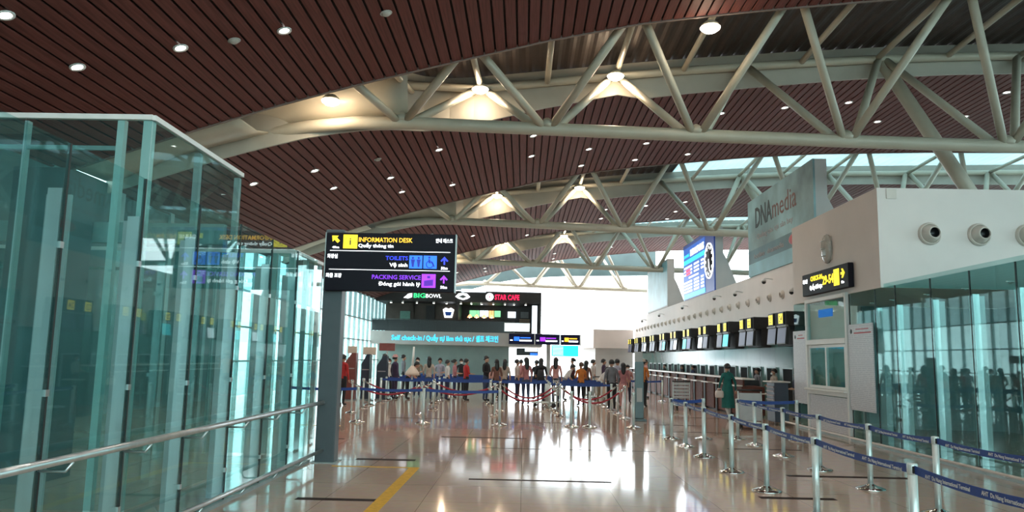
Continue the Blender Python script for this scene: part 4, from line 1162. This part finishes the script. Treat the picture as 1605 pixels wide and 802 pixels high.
# ================================================================== PEOPLE
def seg_d(p, a, b):
    ab = b - a; t = max(0, min(1, (p - a).dot(ab) / max(ab.length_squared, 1e-9)))
    return (p - (a + ab * t)).length
def body_mesh(pose):
    """one continuous skinned body, facing -Y, 1.66 m to the crown; slots: skin, top, bottom, shoes, forearm"""
    J, E, Rr, cat = [], [], [], []
    def add(p, r, parent=None, c=0):
        J.append(Vector(p)); Rr.append(r if isinstance(r, tuple) else (r, r))
        if parent is not None: E.append((parent, len(J) - 1)); cat.append(c)
        return len(J) - 1
    lean = R(pose.get('lean', 0))
    def up(p):   # bend the upper body forward about the hip
        v = Vector(p) - Vector((0, 0, .92))
        v = Matrix.Rotation(lean, 3, 'X') @ v
        return v + Vector((0, 0, .92))
    f = pose.get('fem', 0)
    pel = add((0, 0, .92), (.15, .115))
    bel = add(up((0, -.005, 1.05)), (.125 - .015 * f, .1), pel, 1)
    che = add(up((0, -.005, 1.24)), (.155 - .02 * f, .115), bel, 1)
    shc = add(up((0, .0, 1.37)), (.12 - .01 * f, .085), che, 1)
    nk = add(up((0, -.005, 1.44)), (.052, .052), shc, 0)
    h0 = add(up((0, -.02, 1.50)), (.058, .07), nk, 0)
    h1 = add(up((0, -.02, 1.56)), (.074, .092), h0, 0)
    h2 = add(up((0, -.01, 1.615)), (.066, .082), h1, 0)
    add(up((0, -.115, 1.545)), (.012, .014), h1, 0)                     # nose
    for s in (-1, 1): add(up((s * .082, 0, 1.55)), (.01, .02), h1, 0)  # ears
    for s, arm in ((-1, pose['armL']), (1, pose['armR'])):
        sh_ = add(up((s * (.175 - .02 * f), 0, 1.36)), .058, shc, 1)
        el = add(up(arm[0]), .042, sh_, 1)
        wr_ = add(up(arm[1]), .028, el, 4)
        d = (J[wr_] - J[el]).normalized()
        pa = add(J[wr_] + d * .055, (.034, .02), wr_, 0)
        side = Vector((1, 0, 0)) if abs(d.x) < .7 else Vector((0, 1, 0))
        side = (side - d * side.dot(d)).normalized()
        curl = d.cross(side) * .02
        for k, (o, l) in enumerate([(-.026, .062), (-.009, .075), (.009, .07), (.026, .055)]):
            a = add(J[pa] + side * o + d * .03, .0095, pa, 0)
            add(J[a] + d * l * .6 + curl, .008, a, 0)
        add(J[pa] + side * (-s) * .045 + d * .015, .009, pa, 0)          # thumb off the side of the palm
    for s, leg in ((-1, pose['legL']), (1, pose['legR'])):
        hp = add((s * .085, 0, .86), (.098, .1), pel, 2)
        kn = add(leg[0], .066, hp, 2)
        an = add(leg[1], .042, kn, 2)
        he = add((leg[1][0], leg[1][1] - .02, .045), (.042, .04), an, 3)
        add((leg[1][0] + s * .015, leg[1][1] - .16, .032), (.042, .026), he, 3)
    me = bpy.data.meshes.new('body')
    me.from_pydata([tuple(j) for j in J], E, [])
    ob = bpy.data.objects.new('tmp', me); col.objects.link(ob)
    ob.modifiers.new('skin', 'SKIN').use_smooth_shade = True
    for k, sv in enumerate(me.skin_vertices[0].data):
        sv.radius = Rr[k]; sv.use_root = (k == 0)
    ss = ob.modifiers.new('sub', 'SUBSURF'); ss.levels = 1; ss.render_levels = 1
    dg = bpy.context.evaluated_depsgraph_get()
    out = bpy.data.meshes.new_from_object(ob.evaluated_get(dg))
    bpy.data.objects.remove(ob)
    zmin = min(v.co.z for v in out.vertices)
    for v in out.vertices: v.co.z -= zmin
    idx = []
    for p in out.polygons:
        p.use_smooth = True
        c = p.center + Vector((0, 0, zmin)); best, bi = 1e9, 0
        for (a, b), ct in zip(E, cat):
            d = seg_d(c, J[a], J[b]) - .5 * (max(Rr[a]) + max(Rr[b]))
            if d < best: best, bi = d, ct
        idx.append(bi)
    out.name = 'body'
    top = J[h2]
    return out, zmin, Vector((J[h1].x, J[h1].y, J[h1].z - zmin)), lean, idx
LS = dict(legL=((-.095, -.01, .47), (-.1, .03, .09)), legR=((.095, -.01, .47), (.1, .03, .09)))
LW = dict(legL=((-.09, -.12, .48), (-.09, -.12, .1)), legR=((.09, .0, .47), (.09, .2, .13)))
POSES = {
    'stand': dict(armL=((-.24, .02, 1.1), (-.25, -.04, .87)), armR=((.24, .02, 1.1), (.25, -.04, .87)), **LS),
    'fem': dict(fem=1, armL=((-.22, .02, 1.1), (-.22, -.05, .88)), armR=((.22, .02, 1.1), (.2, -.16, 1.0)), **LS),
    'hold': dict(armL=((-.23, -.02, 1.1), (-.12, -.25, 1.08)), armR=((.23, -.02, 1.1), (.12, -.25, 1.08)), **LS),
    'lean': dict(lean=38, fem=1, armL=((-.21, -.1, 1.14), (-.15, -.32, 1.1)), armR=((.21, -.1, 1.14), (.15, -.32, 1.1)), **LS),
    'walk': dict(fem=1, armL=((-.23, .09, 1.11), (-.25, .06, .88)), armR=((.22, -.06, 1.1), (.18, -.2, .95)), **LW),
}
BODY = {k: body_mesh(v) for k, v in POSES.items()}
def hair_mesh(kind):
    m = MB()
    rings = []
    for i in range(9):
        t = math.pi * (i / 8) * .62
        ring = []
        for k in range(16):
            a = 2 * math.pi * k / 16
            front = max(0, -math.sin(a))
            rr = math.sin(t) * (1.0) + .02
            z = math.cos(t) * .125
            if i > 4: z += front * (i - 4) * .028      # lift the hairline above the face
            ring.append((.1 * rr * math.cos(a), .116 * rr * math.sin(a) + .012, z))
        rings.append(ring)
    m.loft(rings, True, True)
    if kind == 'long':
        m.loft([[(.085 * math.cos(a) * w, .065 + .05 * math.sin(a) * w + dy, z) for a in [2 * math.pi * k / 12 for k in range(12)]]
                for (z, w, dy) in [(.03, .9, 0), (-.08, 1.1, .01), (-.2, 1.05, .025), (-.3, .7, .03), (-.34, .25, .03)]])
    if kind == 'bun':
        m.ball((0, .13, .02), .05)
    return m.mesh('hair', 'plastic_black')
HAIR = {k: hair_mesh(k) for k in ('short', 'long', 'bun')}
HAT = MB().lathe([(.16, .035), (.155, .045), (.108, .06), (.1, .11), (.06, .145), (.005, .15)], n=16).mesh('hat', 'paint_white')
fm = MB()
for s in (-1, 1): fm.ball((s * .032, -.094, .0), .013, .008, .008, 8, 5)
EYES = fm.mesh('eyes', 'plastic_black')
MOUTH = MB().ball((0, -.09, -.058), .024, .01, .006, 8, 5).mesh('mouth', 'print_red')
MASK = MB().ball((0, -.075, -.045), .055, .035, .042, 10, 6).mesh('face_mask', 'paint_white')
CL = dict(red=(.42, .02, .02), black=(.012, .012, .014), navy=(.02, .025, .06), maroon=(.07, .015, .02), white=(.62, .58, .55), pink=(.55, .27, .25), pale=(.5, .42, .38), grey=(.16, .16, .18),
          orange=(.55, .17, .03), purple=(.05, .025, .06), brown=(.16, .07, .05), lavender=(.34, .33, .4), beige=(.42, .34, .28), teal=(.008, .12, .105), jeans=(.04, .06, .12), khaki=(.25, .2, .14), rose=(.40, .16, .17))
for k_, c_ in CL.items(): mat('cloth_' + k_, c_, .8, nscale=9, namt=.15, bump=.1)
mat('skin_tone', (.46, .25, .17), .5, nscale=5, namt=.06)
mat('hair_black', (.010, .008, .008), .45, nscale=30, namt=.3)
mat('hair_brown', (.06, .028, .016), .45, nscale=30, namt=.3)
def set_mat(o, i, m):
    o.material_slots[i].link = 'OBJECT'; o.material_slots[i].material = MATS[m]
for k in BODY:
    me = BODY[k][0]; me.materials.clear()
    mi_ = BODY[k][4]
    for m_ in ('skin_tone', 'cloth_white', 'cloth_navy', 'plastic_black', 'skin_tone'): me.materials.append(MATS[m_])
    me.polygons.foreach_set('material_index', mi_)
def person(label, x, y, rz, height, pose='stand', top='white', bottom='navy', hair='short', hc='hair_black', sleeves=False, hat=None, mask=False, z=0):
    p = thing('person', label, 'person', (x, y, z), rz)
    s = height / 1.70
    p.scale = (s, s, s)
    me, zmin, head, lean, _ = BODY[pose]
    b = link(me, 'body', p)
    set_mat(b, 0, 'skin_tone'); set_mat(b, 1, 'cloth_' + top); set_mat(b, 2, 'cloth_' + bottom); set_mat(b, 3, 'plastic_black')
    set_mat(b, 4, ('cloth_' + top) if sleeves else 'skin_tone')
    hl = lean * .35
    hpos = (head.x, head.y + .02, head.z + .035)
    h = link(HAIR[hair], 'hair', p, hpos, (lean * .8, 0, 0)); set_mat(h, 0, hc)
    e = link(EYES, 'eyes', p, (head.x, head.y, head.z + .005), (lean, 0, 0))
    link(MOUTH, 'mouth', p, head, (lean, 0, 0))
    if mask: link(MASK, 'face_mask', p, head, (lean, 0, 0))
    if hat:
        t = link(HAT, 'hat', p, (hpos[0], hpos[1], hpos[2] + .0), (lean * .8, 0, 0)); set_mat(t, 0, 'cloth_' + hat)
    return p
def at(px, py, Y):
    """stand somebody on the floor at depth Y where the picture column px looks; head height from row py"""
    hz = 561 + (px - 820.5) * .018
    return (px - 820.5) / 1200 * Y * 1.0, max(1.50, min(1.80, 1.75 + (hz - py) / 1200 * Y + .02))
CROWD = [
    # column, head row, depth, turn, pose, top, bottom, hair, extras, label
    (540, 557, 27.0, 150, 'stand', 'red', 'black', 'short', dict(sleeves=True), 'person in a bright red jacket and black trousers by the grey sign post'),
    (531, 559, 29.0, 20, 'stand', 'black', 'black', 'short', dict(sleeves=True), 'person in black behind the bright red jacket'),
    (605, 555, 31.5, 100, 'stand', 'maroon', 'brown', 'short', dict(sleeves=True), 'person in a dark maroon jacket right of the kiosks'),
    (612, 563, 34.0, 20, 'fem', 'white', 'black', 'long', dict(mask=True), 'person in white top with face mask behind the maroon jacket'),
    (621, 558, 31.0, 130, 'stand', 'purple', 'purple', 'short', dict(sleeves=True, hat='pink'), 'person in a dark purple jacket and pale pink hat'),
    (634, 557, 34.5, 110, 'stand', 'grey', 'black', 'short', dict(sleeves=True), 'person in dark grey left of the bending pink blouse'),
    (641, 562, 31.0, 90, 'lean', 'pink', 'black', 'long', dict(), 'person in a pink blouse bending towards the white pole'),
    (656, 561, 33.0, 10, 'hold', 'khaki', 'navy', 'short', dict(mask=True), 'person with a white face mask just right of the white pole'),
    (674, 560, 32.0, 190, 'fem', 'beige', 'jeans', 'long', dict(), 'person with long black hair in a beige top seen from behind'),
    (691, 562, 33.5, 0, 'hold', 'lavender', 'navy', 'short', dict(), 'person facing the camera in a pale lavender top'),
    (703, 565, 31.0, 110, 'stand', 'white', 'navy', 'short', dict(), 'person in a white shirt looking right beside pink blouse'),
    (714, 564, 33.0, 100, 'hold', 'rose', 'navy', 'bun', dict(), 'person in rose top with hair up left of the red shirt'),
    (724, 563, 35.0, 20, 'stand', 'black', 'black', 'short', dict(mask=True), 'person in black with white mask behind the red shirt'),
    (732, 563, 31.5, 120, 'hold', 'red', 'black', 'short', dict(), 'person in a crimson shirt in the middle of the queue'),
    (763, 559, 31.0, 60, 'hold', 'black', 'jeans', 'short', dict(sleeves=True), 'person in black holding a pink bag before the green wall'),
    (779, 564, 29.75, 200, 'fem', 'brown', 'black', 'long', dict(), 'person with dark hair in brownish top left of the bright window'),
    (792, 564, 31.0, 170, 'fem', 'beige', 'black', 'long', dict(), 'person with brown long hair at the edge of the bright window'),
    (811, 564, 32.0, 100, 'stand', 'pale', 'navy', 'short', dict(), 'person in pale shirt, first in the trio before the bright window'),
    (817, 564, 34.5, 190, 'fem', 'pink', 'brown', 'short', dict(), 'person in pink half hidden in the trio before the bright window'),
    (825, 561, 29.75, 200, 'fem', 'rose', 'jeans', 'long', dict(), 'person with long black hair in rose, right of the trio'),
    (841, 565, 34.0, 210, 'stand', 'black', 'black', 'short', dict(), 'person in black left of the brown strap'),
    (848, 562, 31.5, 180, 'fem', 'black', 'navy', 'long', dict(), 'person in black top seen from behind under the hanging screen'),
    (871, 561, 31.0, 170, 'fem', 'pink', 'navy', 'long', dict(), 'person with long dark hair in pink beside the grey column'),
    (884, 566, 32.5, 90, 'lean', 'white', 'grey', 'short', dict(), 'person in a white shirt bending beside the dark maroon figure'),
    (897, 558, 35.3, 250, 'stand', 'maroon', 'black', 'short', dict(sleeves=True), 'tall person in dark maroon before the cyan timetable'),
    (910, 568, 30.5, 200, 'hold', 'orange', 'black', 'short', dict(sleeves=True, hc='hair_brown'), 'person in an orange jacket at the luggage trolley'),
    (918, 566, 32.5, 160, 'fem', 'brown', 'black', 'long', dict(), 'person with long black hair right of the orange jacket'),
    (929, 564, 35.5, 100, 'stand', 'pale', 'grey', 'short', dict(), 'person in a pale shirt before the far white block'),
    (937, 570, 31.0, 80, 'lean', 'white', 'khaki', 'short', dict(), 'person in white bending over a trolley by the far block'),
    (945, 563, 36.0, 90, 'stand', 'purple', 'black', 'short', dict(sleeves=True), 'person in dark purple behind the bending white shirt'),
    (957, 564, 28.5, 190, 'stand', 'grey', 'black', 'short', dict(sleeves=True), 'person in a grey hoodie carrying a black backpack'),
    (966, 563, 31.5, 150, 'stand', 'lavender', 'black', 'short', dict(), 'person in lavender right of the black backpack'),
    (975, 569, 29.0, 180, 'fem', 'rose', 'pink', 'long', dict(), 'person in rose top and pink trousers beside the totem'),
    (982, 572, 32.0, 10, 'hold', 'pink', 'navy', 'short', dict(mask=True), 'person with face mask half hidden by the slate totem'),
    (1005, 564, 30.0, 150, 'hold', 'orange', 'black', 'short', dict(sleeves=True, hat='beige'), 'person in an orange coat and pale hat at the far counter'),
    (1010, 562, 37.0, 90, 'stand', 'pink', 'black', 'short', dict(), 'person with dark hair behind the orange coat'),
]
for (px, py, Y, a, pose, top, bot, hair, kw, lab) in CROWD:
    if 590 < px < 970: Y = min([28.1, 29.75, 31.5, 33.35, 35.3, 37.45], key=lambda v: abs(v - Y))
    x, h = at(px, py, Y)
    person(lab, x, Y, R(a), h, pose, top, bot, hair, **kw)
for q, (x, y, top, hr, lab) in enumerate([(8.6, 24.5, 'navy', 'short', 'dark-haired staff member seated at the counter nearest the corner block'), (8.6, 26.7, 'beige', 'short', 'masked staff member in beige at the counter under numbers 23 and 24'), (8.6, 28.6, 'grey', 'bun', 'staff member in grey behind the teal dress'), (8.6, 39.4, 'navy', 'bun', 'staff member in navy at the mid counters, nearer of two'), (8.6, 42.0, 'black', 'long', 'staff member in black at the mid counters, farther of two'), (8.6, 47.2, 'black', 'short', 'staff member in black at the far counters')]):
    person(lab, x, y, R(-80), 1.56 if q else 1.5, 'hold', top, 'black', hr, mask=(q == 1))
# the woman in the long teal dress
W_ = person('person in a long teal dress and white trousers walking past the counters', 6.48, 24.7, R(195), 1.70, 'walk', 'teal', 'white', 'bun', sleeves=True)
skirt = MB()
rings = []
for (z, rx, ry, dy) in [(1.16, .135, .105, -.005), (1.05, .14, .115, 0), (.95, .17, .14, 0), (.8, .185, .165, .0), (.55, .195, .19, .02), (.33, .205, .21, .035)]:
    rings.append([(rx * math.cos(2 * math.pi * k / 20) * (1 + .03 * math.sin(5 * k)), ry * math.sin(2 * math.pi * k / 20) + dy, z) for k in range(20)])
skirt.loft(rings, False, False, True)
skirt.build('dress_skirt', 'cloth_teal', W_)
MB().lathe([(.048, 1.40), (.058, 1.44), (.06, 1.47)], (0, -.005, 0), 14, cap=False).build('collar', 'cloth_teal', W_)
def bag(name, label, cat, x, y, z, sx, sy, sz, m, rz=0, strap=True):
    b = thing(name, label, cat, (x, y, z), rz)
    MB().loft([[(sx * w * c, sy * w * s_, zz * sz) for (c, s_) in [(1, .6), (.8, 1), (-.8, 1), (-1, .6), (-1, -.6), (-.8, -1), (.8, -1), (1, -.6)]] for (zz, w) in [(0, .75), (.06, .95), (.5, 1.0), (.9, .9), (1.0, .65)]]).build('bag_body', m, b)
    if strap: MB().tube([(-sx * .6, 0, sz * .95), (-sx * .4, 0, sz * 1.3), (sx * .4, 0, sz * 1.3), (sx * .6, 0, sz * .95)], .01, 6).build('strap', m, b)
    MB().box(-sx * .5, sx * .5, -sy * 1.03, -sy * .9, sz * .25, sz * .6).build('pocket', m, b)
bag('handbag', 'pale round handbag hanging from the arm of the teal dress', 'bag', 6.2, 24.62, .64, .13, .07, .22, 'bag_white')
bag('backpack', 'black backpack on the grey hoodie', 'bag', (957 - 820.5) / 1200 * 28.3 - .02, 28.23, .85, .17, .1, .5, 'bag_black')
bag('carrier_bag', 'pink carrier bag held by the person in black before the green wall', 'bag', -1.16, 30.72, .92, .2, .12, .26, 'bag_pink')
bag('backpack', 'dark brown backpack worn under the hanging screen', 'bag', (848 - 820.5) / 1200 * 31.3, 31.36, .9, .14, .08, .4, 'bag_black')
